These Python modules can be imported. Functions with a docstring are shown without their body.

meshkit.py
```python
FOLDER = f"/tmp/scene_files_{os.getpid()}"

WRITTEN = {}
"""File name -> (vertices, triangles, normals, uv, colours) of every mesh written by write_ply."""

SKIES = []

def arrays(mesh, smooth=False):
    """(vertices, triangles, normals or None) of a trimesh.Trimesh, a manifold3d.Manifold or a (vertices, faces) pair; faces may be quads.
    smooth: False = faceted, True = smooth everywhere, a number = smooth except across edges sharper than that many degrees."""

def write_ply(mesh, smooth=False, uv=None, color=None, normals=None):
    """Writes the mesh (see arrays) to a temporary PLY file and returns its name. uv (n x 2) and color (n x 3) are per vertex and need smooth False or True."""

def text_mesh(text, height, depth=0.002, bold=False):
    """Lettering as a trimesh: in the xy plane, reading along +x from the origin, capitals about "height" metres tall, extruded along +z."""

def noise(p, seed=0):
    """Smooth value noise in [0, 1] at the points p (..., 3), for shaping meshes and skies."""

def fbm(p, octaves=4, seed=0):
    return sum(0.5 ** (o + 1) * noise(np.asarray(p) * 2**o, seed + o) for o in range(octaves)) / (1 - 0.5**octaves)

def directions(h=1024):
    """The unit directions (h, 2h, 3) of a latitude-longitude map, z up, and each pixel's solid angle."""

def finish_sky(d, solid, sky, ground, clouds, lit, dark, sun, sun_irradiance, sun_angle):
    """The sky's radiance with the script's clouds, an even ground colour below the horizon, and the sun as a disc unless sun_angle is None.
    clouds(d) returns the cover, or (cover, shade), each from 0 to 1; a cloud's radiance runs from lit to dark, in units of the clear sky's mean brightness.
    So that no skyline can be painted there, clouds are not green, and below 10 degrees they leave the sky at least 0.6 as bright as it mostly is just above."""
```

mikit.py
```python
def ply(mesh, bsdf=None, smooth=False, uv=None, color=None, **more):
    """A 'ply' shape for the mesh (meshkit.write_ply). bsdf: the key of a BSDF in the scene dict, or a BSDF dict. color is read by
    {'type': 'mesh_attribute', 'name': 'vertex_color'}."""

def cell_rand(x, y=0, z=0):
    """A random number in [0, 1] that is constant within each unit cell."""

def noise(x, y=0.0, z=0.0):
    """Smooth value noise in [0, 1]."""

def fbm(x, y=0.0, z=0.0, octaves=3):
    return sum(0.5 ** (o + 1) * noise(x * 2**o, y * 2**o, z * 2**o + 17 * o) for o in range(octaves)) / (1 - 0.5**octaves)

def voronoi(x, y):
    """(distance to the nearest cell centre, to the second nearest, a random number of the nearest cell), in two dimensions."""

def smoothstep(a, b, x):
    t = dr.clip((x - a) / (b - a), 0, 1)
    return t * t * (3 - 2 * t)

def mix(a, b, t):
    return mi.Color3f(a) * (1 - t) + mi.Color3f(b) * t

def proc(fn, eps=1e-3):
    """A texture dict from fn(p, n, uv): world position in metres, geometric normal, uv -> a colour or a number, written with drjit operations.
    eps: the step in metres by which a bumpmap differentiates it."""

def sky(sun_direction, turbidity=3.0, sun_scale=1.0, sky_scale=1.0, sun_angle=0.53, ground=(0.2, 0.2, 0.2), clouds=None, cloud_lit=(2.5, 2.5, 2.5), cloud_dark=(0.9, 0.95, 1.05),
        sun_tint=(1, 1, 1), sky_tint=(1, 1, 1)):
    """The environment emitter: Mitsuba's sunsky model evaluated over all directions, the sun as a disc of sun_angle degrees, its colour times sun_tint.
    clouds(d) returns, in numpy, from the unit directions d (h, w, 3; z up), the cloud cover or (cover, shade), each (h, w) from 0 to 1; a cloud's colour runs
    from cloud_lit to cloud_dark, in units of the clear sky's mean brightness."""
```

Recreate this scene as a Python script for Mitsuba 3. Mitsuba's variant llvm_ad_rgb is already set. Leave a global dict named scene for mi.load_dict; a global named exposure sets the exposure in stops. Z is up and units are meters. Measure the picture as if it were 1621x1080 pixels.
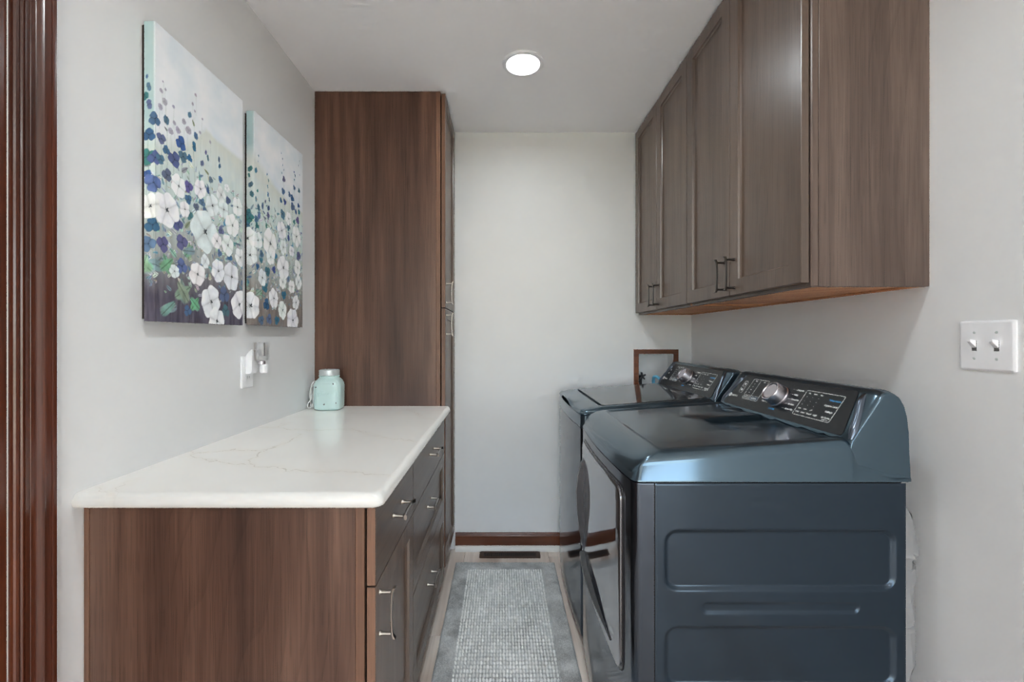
import math
import random
import numpy as np
import trimesh
import manifold3d
import shapely
import shapely.geometry as sg
import drjit as dr
import mitsuba as mi
import mikit
import meshkit
from mikit import proc, noise, fbm, cell_rand, smoothstep, mix

random.seed(7)
rng = np.random.default_rng(7)
T4 = mi.ScalarTransform4f
scene = {'type': 'scene'}
labels = {}

# ------------------------------------------------------------------ camera, sky, lamps, exposure
CAM_Z = 1.2385
scene['camera'] = {
    'type': 'perspective', 'fov': math.degrees(2 * math.atan(810.5 / 690.0)), 'fov_axis': 'x',
    'principal_point_offset_x': 15.5 / 1621.0, 'principal_point_offset_y': 5.0 / 1080.0,
    'near_clip': 0.02, 'far_clip': 200.0,
    'to_world': T4().look_at(origin=[0, 0, CAM_Z], target=[0, 1, CAM_Z], up=[0, 0, 1])}


def cloud_cover(d):
    c = meshkit.fbm(d * 2.2 + 5.0, 4, 3)
    return np.clip((c - 0.30) * 3.0, 0, 1), np.clip((c - 0.45) * 2.0, 0, 1)


scene['sky'] = mikit.sky((0.80, -0.10, 0.75), turbidity=4.0, sun_scale=8.5, sky_scale=19.0, clouds=cloud_cover,
                         cloud_lit=(2.0, 2.0, 2.0), cloud_dark=(1.0, 1.05, 1.1), ground=(0.20, 0.22, 0.17), sky_tint=(1.10, 1.01, 0.90))
LAMP = 78.0
LAMP_SHARE = [0.58, 1.30, 1.2, 1.2]
LAMP_SPOTS = [(0.091, 1.906), (0.105, 0.72), (0.10, -0.60), (0.10, -1.70)]  # last two are unseen lamps added behind the camera for fill
exposure = 0.92

# ------------------------------------------------------------------ helpers


def V(mesh):
    return mesh


def cat(*ms):
    ms = [m for m in ms if m is not None]
    return trimesh.util.concatenate(ms) if len(ms) > 1 else ms[0]


def hull(pts):
    return trimesh.convex.convex_hull(np.asarray(pts, float))


def cbox(lo, hi, c=0.002):
    lo, hi = np.minimum(lo, hi).astype(float), np.maximum(lo, hi).astype(float)
    c = min(c, 0.45 * float((hi - lo).min()))
    pts = []
    for sx in (0, 1):
        for sy in (0, 1):
            for sz in (0, 1):
                p = np.array([(lo, hi)[s][k] for k, s in enumerate((sx, sy, sz))])
                d = np.array([(1, -1)[s] for s in (sx, sy, sz)]) * c
                for k in range(3):
                    q = p + d
                    q[k] = p[k]
                    pts.append(q)
    return hull(pts)


def prism(pts, axis, a, b):
    """Polygon extruded along an axis. axis x: points are (y,z); y: (x,z); z: (x,y)."""
    poly = pts if isinstance(pts, sg.Polygon) else sg.Polygon(pts)
    m = trimesh.creation.extrude_polygon(poly, b - a, engine='earcut')
    v = m.vertices.copy()
    if axis == 'z':
        v = v + [0, 0, a]
    elif axis == 'x':
        v = np.stack([v[:, 2] + a, v[:, 0], v[:, 1]], 1)
    else:
        v = np.stack([v[:, 0], v[:, 2] + a, v[:, 1]], 1)
    m = trimesh.Trimesh(v, m.faces, process=False)
    if m.volume < 0:
        m.invert()
    return m


def rrect(x0, x1, y0, y1, r, n=8):
    out = []
    for cx, cy, a0 in ((x1 - r, y1 - r, 0), (x0 + r, y1 - r, 90), (x0 + r, y0 + r, 180), (x1 - r, y0 + r, 270)):
        for k in range(n + 1):
            a = math.radians(a0 + 90.0 * k / n)
            out.append((cx + r * math.cos(a), cy + r * math.sin(a)))
    return out


def ring2(x0, x1, y0, y1, r, nc=8, ne=14):
    """Rounded rectangle with edges subdivided, same number of points for any sizes: (points, normal angle in degrees)."""
    corners = [((x1 - r, y1 - r), 0), ((x0 + r, y1 - r), 90), ((x0 + r, y0 + r), 180), ((x1 - r, y0 + r), 270)]
    pts, ang = [], []
    for i, ((cx, cy), a0) in enumerate(corners):
        for k in range(nc + 1):
            a = a0 + 90.0 * k / nc
            pts.append((cx + r * math.cos(math.radians(a)), cy + r * math.sin(math.radians(a))))
            ang.append(a)
        (nx, ny), b0 = corners[(i + 1) % 4]
        e = (nx + r * math.cos(math.radians(b0)), ny + r * math.sin(math.radians(b0)))
        s = pts[-1]
        for k in range(1, ne):
            t = k / ne
            pts.append((s[0] + (e[0] - s[0]) * t, s[1] + (e[1] - s[1]) * t))
            ang.append(a0 + 90.0)
    return np.array(pts), np.array(ang)


def loft(rings, cap0=True, cap1=True):
    """Closed rings with equal point counts joined into a skin."""
    n = len(rings[0])
    v = np.vstack(rings)
    f = []
    for i in range(len(rings) - 1):
        a, b = i * n, (i + 1) * n
        k = np.arange(n)
        k2 = (k + 1) % n
        f.append(np.stack([a + k, a + k2, b + k2], 1))
        f.append(np.stack([a + k, b + k2, b + k], 1))
    extra = []
    for do, idx, flip in ((cap0, 0, True), (cap1, len(rings) - 1, False)):
        if do:
            c = len(v) + len(extra)
            extra.append(np.mean(rings[idx], 0))
            k = np.arange(n) + idx * n
            k2 = (np.arange(n) + 1) % n + idx * n
            t = np.stack([k, k2, np.full(n, c)], 1)
            f.append(t[:, ::-1] if flip else t)
    if extra:
        v = np.vstack([v, extra])
    m = trimesh.Trimesh(v, np.vstack(f), process=False)
    if m.volume < 0:
        m.invert()
    return m


def place(mesh, o, ex, ey, ez):
    """Local axes to world axes."""
    M = np.stack([ex, ey, ez], 1).astype(float)
    v = np.asarray(mesh.vertices) @ M.T + np.asarray(o, float)
    m = trimesh.Trimesh(v, np.asarray(mesh.faces).copy(), process=False)
    if np.linalg.det(M) < 0:
        m.invert()
    return m


def tube(path, r, n=10, closed_ends=True):
    p = np.asarray(path, float)
    t = np.gradient(p, axis=0)
    t /= np.linalg.norm(t, axis=1, keepdims=True)
    u = np.cross(t[0], [0.31, 0.2, 0.9])
    u /= np.linalg.norm(u)
    rings = []
    rr = np.broadcast_to(r, len(p))
    for k in range(len(p)):
        u = u - t[k] * np.dot(u, t[k])
        u /= np.linalg.norm(u)
        w = np.cross(t[k], u)
        a = np.linspace(0, 2 * np.pi, n, endpoint=False)
        rings.append(p[k] + rr[k] * (np.cos(a)[:, None] * u + np.sin(a)[:, None] * w))
    return loft(rings, closed_ends, closed_ends)


def spline(pts, n=60):
    from scipy.interpolate import CubicSpline
    pts = np.asarray(pts, float)
    s = np.r_[0, np.cumsum(np.linalg.norm(np.diff(pts, axis=0), axis=1))]
    return CubicSpline(s, pts)(np.linspace(0, s[-1], n))


def lathe(profile, n=48, c=(0, 0, 0), caps=True):
    rings = []
    a = np.linspace(0, 2 * np.pi, n, endpoint=False)
    for r, z in profile:
        rings.append(np.stack([c[0] + r * np.cos(a), c[1] + r * np.sin(a), np.full(n, c[2] + z)], 1))
    return loft(rings, caps, caps)


def dome(c, r, nx=(0, 0, 1)):
    m = trimesh.creation.icosphere(subdivisions=2, radius=r)
    m.apply_translation(c)
    return m


def add(key, mesh, bsdf, smooth=30, **kw):
    base, k = key, 0
    while key in scene:
        k += 1
        key = '%s_%03d' % (base, k)
    scene[key] = mikit.ply(mesh, bsdf, smooth, **kw)
    return key


def lab(key, label=None, category=None, group=None, kind=None):
    d = labels.setdefault(key, {})
    for a, b in (('label', label), ('category', category), ('group', group), ('kind', kind)):
        if b:
            d[a] = b


def mat(name, **kw):
    d = {'type': 'principled'}
    for k, v in kw.items():
        d[k] = {'type': 'rgb', 'value': list(v)} if isinstance(v, tuple) else v
    scene[name] = d
    return name


def srgb(r, g, b):
    return tuple(((c / 255 + 0.055) / 1.055) ** 2.4 if c > 10 else c / 255 / 12.92 for c in (r, g, b))


# ------------------------------------------------------------------ materials
def wood_fn(dark, mid, light, scale=1.0, vertical=True, seed=0.0, contrast=1.0):
    def fn(p, n, uv):
        u = (p.x + p.y) * scale + seed if vertical else p.z * scale + seed
        w = p.z if vertical else (p.x + p.y)
        warp = fbm(u * 4.0, w * 0.8, seed, octaves=3)
        broad = fbm(u * 10.0 + 3.1, w * 0.45, seed + 2.0, octaves=3)
        blotch = fbm(u * 34.0, w * 2.4, seed + 4.0, octaves=3)
        cath = u * 30.0 + warp * 6.0 + 1.1 * dr.sin(w * 2.3 + u * 5.0 + seed)
        band = cath - dr.floor(cath)
        rings = smoothstep(0.72, 0.97, band) * smoothstep(1.0, 0.97, band) * smoothstep(0.42, 0.60, fbm(u * 6.0, w * 0.8, seed + 8.0, octaves=2))
        pores = smoothstep(0.58, 0.82, noise(u * 560.0, w * 16.0, seed))
        fine = noise(u * 230.0, w * 6.0, seed + 9.0)
        t = 0.5 + contrast * (1.0 * (broad - 0.5) + 0.55 * (blotch - 0.5) + 0.16 * (fine - 0.5))
        c = mix(mix(dark, mid, dr.clip(t * 2.0, 0, 1)), light, dr.clip(t * 2.0 - 1.0, 0, 1))
        return c * (1.0 - contrast * (0.13 * rings + 0.15 * pores))
    return fn


WP = wood_fn(srgb(50, 33, 27), srgb(80, 56, 46), srgb(112, 84, 70))
WU = wood_fn(srgb(58, 47, 42), srgb(84, 70, 64), srgb(112, 97, 89), seed=4.0)
WD = wood_fn(srgb(58, 46, 38), srgb(80, 64, 54), srgb(100, 82, 70), seed=7.0, contrast=0.7)
WDH = wood_fn(srgb(60, 48, 41), srgb(79, 65, 55), srgb(95, 80, 69), vertical=False, seed=2.0, contrast=0.6)
WE = wood_fn(srgb(78, 53, 42), srgb(106, 76, 60), srgb(130, 97, 79), seed=1.0)
WT = wood_fn(srgb(42, 17, 8), srgb(76, 34, 17), srgb(112, 58, 30), seed=11.0)
WTH = wood_fn(srgb(58, 26, 14), srgb(98, 52, 28), srgb(140, 84, 48), vertical=False, seed=13.0)
WI = wood_fn(srgb(150, 98, 66), srgb(180, 124, 86), srgb(200, 148, 108), seed=17.0)
mat('wood_panel', base_color=proc(WP), roughness=0.38, specular=0.4)
mat('wood_upper', base_color=proc(WU), roughness=0.34, specular=0.5)
mat('wood_door', base_color=proc(WD), roughness=0.34, specular=0.85, clearcoat=0.4, clearcoat_gloss=0.6)
mat('wood_drawer', base_color=proc(WDH), roughness=0.32, specular=0.55, clearcoat=0.35, clearcoat_gloss=0.75)
mat('wood_edge', base_color=proc(WE), roughness=0.4, specular=0.4)
mat('wood_trim', base_color=proc(WT), roughness=0.25, specular=0.5, clearcoat=0.8, clearcoat_gloss=0.93)
mat('wood_trim_flat', base_color=proc(WTH), roughness=0.28, specular=0.5, clearcoat=0.5, clearcoat_gloss=0.9)
mat('wood_inner', base_color=proc(WI), roughness=0.5, specular=0.3)


def wall_fn(p, n, uv):
    g = fbm(p.x * 3.0, p.y * 3.0, p.z * 3.0, octaves=2)
    return mix(srgb(219, 219, 219), srgb(224, 224, 224), g)


mat('wall_paint', base_color=proc(wall_fn), roughness=0.55, specular=0.25)


def ceil_bump(p, n, uv):
    a = fbm(p.x * 70.0, p.y * 70.0, 0.0, octaves=3)
    return smoothstep(0.40, 0.68, a)


mat('ceiling_plain', base_color=srgb(242, 242, 243), roughness=0.8, specular=0.15)
scene['ceiling_texture'] = {'type': 'bumpmap', 'arbitrary': proc(ceil_bump, eps=2e-3), 'scale': 0.002,
                            'bsdf': {'type': 'principled', 'base_color': {'type': 'rgb', 'value': list(srgb(242, 242, 243))}, 'roughness': 0.8, 'specular': 0.15}}


def plank_fn(off):
    def fn(p, n, uv):
        u, w = p.x + off, p.y + off * 7
        a = fbm(u * 16.0, w * 1.3, off, octaves=3)
        b = noise(u * 190.0, w * 5.0, off)
        k = smoothstep(0.56, 0.74, fbm(u * 8.0, w * 2.2, off + 3.0, octaves=2))
        c = mix(srgb(198, 182, 171), srgb(242, 231, 221), dr.clip(a * 1.5 - 0.25, 0, 1))
        c = mix(c, mi.Color3f(*srgb(164, 140, 124)), 0.55 * k)
        return c * (0.92 + 0.12 * b)
    return fn


for i_, off_ in enumerate((0.0, 3.7, 8.3)):
    mat('plank_%d' % i_, base_color=proc(plank_fn(off_)), roughness=0.42, specular=0.4)

VEINS = [[(-0.923, 1.282), (-0.854, 1.213), (-0.767, 1.171), (-0.661, 1.142), (-0.585, 1.117), (-0.518, 1.091), (-0.426, 1.078), (-0.366, 1.081), (-0.281, 1.05)],
         [(-0.661, 1.142), (-0.699, 1.256), (-0.693, 1.324), (-0.68, 1.4), (-0.706, 1.504)],
         [(-0.884, 1.256), (-0.825, 1.282), (-0.792, 1.296), (-0.731, 1.277), (-0.7, 1.296)],
         [(-0.913, 1.625), (-0.835, 1.604), (-0.84, 1.693)],
         [(-0.835, 1.604), (-0.699, 1.562), (-0.553, 1.583), (-0.388, 1.451), (-0.286, 1.4)],
         [(-0.444, 2.033), (-0.364, 1.905), (-0.323, 1.793), (-0.292, 1.782)],
         [(-0.9, 0.954), (-0.853, 0.936), (-0.825, 0.925), (-0.847, 0.974), (-0.866, 1.015)]]


def quartz_fn(p, n, uv):
    wx = p.x + 0.022 * (fbm(p.x * 22.0, p.y * 22.0, 1.0) - 0.5) + 0.02 * (noise(p.x * 60.0, p.y * 60.0, 2.0) - 0.5)
    wy = p.y + 0.022 * (fbm(p.x * 22.0, p.y * 22.0, 7.0) - 0.5) + 0.02 * (noise(p.x * 60.0, p.y * 60.0, 9.0) - 0.5)
    d = mi.Float(9.0)
    for line in VEINS:
        for (ax, ay), (bx, by) in zip(line[:-1], line[1:]):
            ex, ey = bx - ax, by - ay
            t = dr.clip(((wx - ax) * ex + (wy - ay) * ey) / (ex * ex + ey * ey), 0, 1)
            d = dr.minimum(d, dr.square(wx - ax - t * ex) + dr.square(wy - ay - t * ey))
    d = dr.sqrt(d)
    k = smoothstep(0.35, 0.65, fbm(p.x * 14.0, p.y * 14.0, 4.0))
    thin = smoothstep(0.0035, 0.0008, d) * (0.05 + 0.42 * k * noise(p.x * 130.0, p.y * 130.0, 3.0))
    halo = smoothstep(0.03, 0.0, d) * 0.10
    base = mix(srgb(215, 213, 208), srgb(222, 220, 215), fbm(p.x * 6.0, p.y * 6.0, p.z * 6.0))
    base = mix(base, mi.Color3f(*srgb(205, 194, 172)), halo)
    return mix(base, mi.Color3f(*srgb(150, 140, 122)), thin)


mat('quartz', base_color=proc(quartz_fn), roughness=0.16, specular=0.5)

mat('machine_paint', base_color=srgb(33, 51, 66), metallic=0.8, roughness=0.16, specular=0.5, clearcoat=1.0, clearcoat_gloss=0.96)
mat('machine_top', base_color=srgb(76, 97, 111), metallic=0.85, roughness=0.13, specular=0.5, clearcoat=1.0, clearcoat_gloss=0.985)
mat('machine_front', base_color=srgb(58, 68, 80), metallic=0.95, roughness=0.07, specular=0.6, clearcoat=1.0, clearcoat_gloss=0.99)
mat('dark_gap', base_color=(0.006, 0.006, 0.008), roughness=0.6)
mat('black_gloss', base_color=(0.010, 0.012, 0.016), roughness=0.08, specular=0.5, clearcoat=1.0, clearcoat_gloss=0.98)
mat('door_glass', base_color=(0.05, 0.055, 0.06), metallic=0.7, roughness=0.04, specular=0.9, clearcoat=1.0, clearcoat_gloss=1.0)
mat('door_mirror', base_color=(0.42, 0.42, 0.44), metallic=1.0, roughness=0.03, clearcoat=1.0, clearcoat_gloss=1.0)
mat('gasket', base_color=(0.010, 0.010, 0.012), roughness=0.25)


def panel_fn(p, n, uv):
    s = 0.5 + 0.5 * dr.sin(p.y * (2 * math.pi / 0.0042) + p.z * 500.0)
    return mix((0.004, 0.005, 0.006), (0.020, 0.024, 0.030), s)


mat('control_black', base_color=proc(panel_fn), roughness=0.20, specular=0.25, clearcoat=0.15, clearcoat_gloss=0.9)
mat('print_white', base_color=(0.80, 0.80, 0.80), roughness=0.5)
mat('print_blue', base_color=srgb(70, 150, 205), roughness=0.5)
mat('print_navy', base_color=srgb(20, 52, 78), roughness=0.4)
scene['chrome'] = {'type': 'roughconductor', 'material': 'Cr', 'distribution': 'ggx', 'alpha': 0.10}
mat('nickel', base_color=srgb(158, 150, 142), metallic=1.0, roughness=0.24)
mat('dark_nickel', base_color=srgb(78, 73, 69), metallic=1.0, roughness=0.22)
mat('silver_trim', base_color=srgb(96, 106, 120), metallic=0.95, roughness=0.22, clearcoat=0.6, clearcoat_gloss=0.95)
mat('white_plastic', base_color=srgb(236, 236, 238), roughness=0.30, specular=0.5)
mat('white_trim', base_color=srgb(214, 212, 208), roughness=0.45)
mat('slot_dark', base_color=(0.09, 0.09, 0.09), roughness=0.6)
mat('bronze', base_color=srgb(70, 52, 42), metallic=0.4, roughness=0.4)
mat('foil', base_color=srgb(150, 151, 153), metallic=0.3, roughness=0.45)
mat('mint', base_color=srgb(190, 214, 210), roughness=0.18, specular=0.5, clearcoat=0.6, clearcoat_gloss=0.95)
mat('tin', base_color=srgb(200, 206, 206), metallic=0.35, roughness=0.32)
mat('cord_white', base_color=srgb(222, 222, 218), roughness=0.4)
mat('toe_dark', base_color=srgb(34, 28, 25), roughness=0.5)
mat('box_plastic', base_color=srgb(206, 206, 206), roughness=0.5)
mat('valve_black', base_color=(0.015, 0.016, 0.018), roughness=0.4)
mat('hose_cyan', base_color=srgb(110, 190, 225), roughness=0.35)
mat('subfloor', base_color=srgb(80, 68, 60), roughness=0.8)
mat('canvas_edge', base_color=srgb(98, 100, 106), roughness=0.8)
mat('patio', base_color=srgb(190, 186, 178), roughness=0.9, specular=0.1)
mat('lawn', base_color=srgb(92, 106, 78), roughness=0.95, specular=0.1)
scene['crystal'] = {'type': 'dielectric', 'int_ior': 1.5, 'ext_ior': 1.0}
scene['pane'] = {'type': 'thindielectric', 'int_ior': 1.5}
scene['painting_print'] = {'type': 'principled', 'base_color': {'type': 'mesh_attribute', 'name': 'vertex_color'}, 'roughness': 0.6, 'specular': 0.25}


def rug_border_fn(p, n, uv):
    a = noise(p.x * 420.0, p.y * 420.0, p.z * 200.0)
    b = fbm(p.x * 16.0, p.y * 16.0, 1.0, octaves=3)
    return mix(srgb(126, 128, 128), srgb(212, 214, 214), dr.clip(0.55 * a + 0.9 * (b - 0.5) + 0.24, 0, 1))


def tuft_fn(p, n, uv):
    a = cell_rand(dr.floor(p.x / 0.0123), dr.floor(p.y / 0.0205), 3)
    b = noise(p.x * 900.0, p.y * 900.0, p.z * 600.0)
    g = fbm(p.x * 9.0, p.y * 9.0, 2.0)
    return mix(srgb(196, 197, 196), srgb(254, 254, 252), dr.clip(0.55 * a + 0.3 * b + 0.5 * g - 0.05, 0, 1))


mat('rug_pile', base_color=proc(rug_border_fn), roughness=0.95, specular=0.1, sheen=0.3)
mat('rug_tuft', base_color=proc(tuft_fn), roughness=0.95, specular=0.1, sheen=0.3)
mat('rug_ground', base_color=srgb(140, 142, 142), roughness=0.95, specular=0.1)

# ------------------------------------------------------------------ the setting
XL, XR, YB, ZC = -0.914, 1.107, 2.551, 2.440
YM, YR, XA, XBR = -0.50, -3.40, -2.60, 2.90     # end of the narrow room, rear wall and side walls of the wide room behind the camera
DY0, DY1, DZ = -0.05, 0.8035, 2.05            # doorway in the left wall

lw_parts = [sg.box(YM, 0, DY0, ZC), sg.box(DY0, DZ, DY1, ZC), sg.box(DY1, 0, YB + 0.1, ZC)]
add('wall_left', cat(*[prism(g, 'x', XL - 0.115, XL) for g in lw_parts]), 'wall_paint', False)
add('wall_right', cbox((XR, YM, 0), (XR + 0.115, YB + 0.1, ZC), 0.001), 'wall_paint', False)
OBX = (0.795, 1.000, 0.93, 1.145)               # opening of the washer outlet box x0, x1, z0, z1
bw = sg.box(XL - 0.1, 0, XR + 0.1, ZC).difference(sg.box(OBX[0], OBX[2], OBX[1], OBX[3]))
add('wall_back', prism(bw, 'y', YB, YB + 0.11), 'wall_paint', False)
WX0, WX1, WZ0, WZ1 = -2.30, 2.60, 0.06, 2.20
rw = sg.box(XA - 0.1, 0, XBR + 0.1, ZC).difference(sg.box(WX0, WZ0, WX1, WZ1))
add('wall_rear', cat(prism(rw, 'y', YR - 0.11, YR), cbox((XA - 0.1, YR, 0), (XA, YM + 0.1, ZC), 0.001), cbox((XBR, YR, 0), (XBR + 0.1, YM + 0.1, ZC), 0.001),
                     cbox((XA - 0.1, YM, 0), (XL - 0.115, YM + 0.11, ZC), 0.001), cbox((XR + 0.115, YM, 0), (XBR + 0.1, YM + 0.11, ZC), 0.001)), 'wall_paint', False)
holes = [sg.Point(x, y).buffer(0.078, 32) for x, y in LAMP_SPOTS]
cl = sg.box(XA - 0.1, YR - 0.1, XBR + 0.1, YB + 0.1).difference(shapely.union_all(holes))
add('ceiling', prism(cl, 'z', ZC, ZC + 0.08), 'ceiling_texture', False)
for k_, n_ in (('wall_left', 'light grey painted left wall behind the canvases'), ('wall_right', 'light grey painted right wall behind the dryer'),
               ('wall_back', 'light grey painted back wall between the tall cabinet and the washer'), ('wall_rear', 'light grey wall behind the camera'),
               ('ceiling', 'pale ceiling with orange peel texture')):
    lab(k_, n_, kind='structure')

# floor: subfloor and single planks
add('floor', cbox((XA - 0.1, YR - 0.1, -0.10), (XBR + 0.1, YB + 0.1, -0.006), 0.0005), 'subfloor', False)
lab('floor', 'greyish wood look plank floor', kind='structure')
PW, PL = 0.238, 1.22
xs_ = [-0.213 + PW * k for k in range(-11, 14)]
ends_ = [1.05, 1.813, 1.45, 2.02, 1.25, 1.70, 0.95, 1.60, 1.30]
for i_, x_ in enumerate(xs_):
    x0, x1 = max(x_, XA), min(x_ + PW, XBR)
    ytop_ = YB if x1 > XL and x0 < XR else YM
    if x1 - x0 < 0.01:
        continue
    e = ends_[i_ % 9]
    cuts = [YR] + [e + PL * k for k in range(-5, 3) if YR + 0.05 < e + PL * k < ytop_ - 0.05] + [ytop_]
    for j_, (a, b) in enumerate(zip(cuts[:-1], cuts[1:])):
        add('floor__plank', cbox((x0 + 0.0005, a + 0.0005, -0.006), (x1 - 0.0005, b - 0.0005, 0.0 - 0.0002 * ((i_ + j_) % 3)), 0.0015), 'plank_%d' % ((i_ * 2 + j_) % 3), 20)

# door casing on the left wall: moulded profile (y, thickness)
CP = [(0.8065, 0.0), (0.8065, 0.009), (0.8085, 0.012), (0.8125, 0.013), (0.8145, 0.011), (0.8150, 0.0085), (0.8165, 0.0105), (0.8185, 0.0135), (0.8205, 0.0138), (0.8225, 0.0120),
      (0.8238, 0.0085), (0.8250, 0.0115), (0.8300, 0.0110), (0.8345, 0.0098), (0.8348, 0.0085), (0.8360, 0.0100), (0.8430, 0.0105), (0.8460, 0.0120), (0.8500, 0.0160), (0.8540, 0.0178), (0.8575, 0.0172),
      (0.8595, 0.0140), (0.8640, 0.0148), (0.8685, 0.0160), (0.8690, 0.0145), (0.8700, 0.0172), (0.8720, 0.0180), (0.8770, 0.0180), (0.8785, 0.0165), (0.8785, 0.0)]
prof = [(XL + t, y) for y, t in CP]
add('trim_1', prism(prof, 'z', 0.0, DZ + 0.07), 'wood_trim', 25)
mirror = [(XL + t, DY0 - 0.003 - (y - 0.8065)) for y, t in CP]
add('trim_1__side', prism(mirror, 'z', 0.0, DZ + 0.07), 'wood_trim', 25)
add('trim_1__head', cbox((XL, DY0 - 0.075, DZ - 0.003), (XL + 0.015, 0.8065, DZ + 0.07), 0.003), 'wood_trim', 25)
lab('trim_1', 'glossy dark reddish brown moulded door casing', kind='structure')
add('door_1', cat(cbox((XL - 0.115, DY1 - 0.018, 0), (XL + 0.002, DY1 - 0.0005, DZ - 0.0005), 0.001), cbox((XL - 0.115, DY0 + 0.0005, 0), (XL + 0.002, DY0 + 0.018, DZ - 0.0005), 0.001),
                  cbox((XL - 0.115, DY0 + 0.018, DZ - 0.018), (XL + 0.002, DY1 - 0.018, DZ - 0.0005), 0.001)), 'wood_trim', 25)
lab('door_1', 'dark reddish brown door jamb', kind='structure')
leaf = [cbox((XL - 0.100, DY0 + 0.020, 0.008), (XL - 0.070, DY1 - 0.020, DZ - 0.022), 0.001)]
for a, b in ((0.10, 0.86), (0.98, 1.92)):
    leaf.append(cbox((XL - 0.075, DY0 + 0.14, a), (XL - 0.064, 0.36, b), 0.005))
    leaf.append(cbox((XL - 0.075, 0.40, a), (XL - 0.064, DY1 - 0.14, b), 0.005))
add('door_1__leaf', cat(*leaf), 'wood_trim', 25)
add('door_1__knob', place(lathe([(0.026, 0), (0.026, 0.006), (0.010, 0.010), (0.010, 0.030), (0.026, 0.040), (0.028, 0.050), (0.020, 0.060), (0.004, 0.062)], 24), (XL - 0.070, 0.70, 0.95), (0, 1, 0), (0, 0, 1), (1, 0, 0)), 'nickel', 30)

# baseboard and quarter round along the back wall
bb = [(YB, 0.0), (YB - 0.012, 0.0), (YB - 0.012, 0.083), (YB - 0.009, 0.087), (YB - 0.010, 0.091), (YB - 0.007, 0.098), (YB, 0.100)]
add('baseboard_back', prism(bb, 'x', -0.273, XR - 0.0005), 'wood_trim_flat', 25)
lab('baseboard_back', 'glossy brown wooden baseboard along the back wall', kind='structure')
qr = [(YB - 0.012, 0.0)] + [(YB - 0.012 - 0.019 * math.cos(a), 0.029 * math.sin(a)) for a in np.linspace(0, math.pi / 2, 9)]
add('trim_2', prism(qr, 'x', -0.273, XR - 0.0005), 'white_trim', 40)
lab('trim_2', 'white quarter round strip below the brown baseboard', kind='structure')

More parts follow.
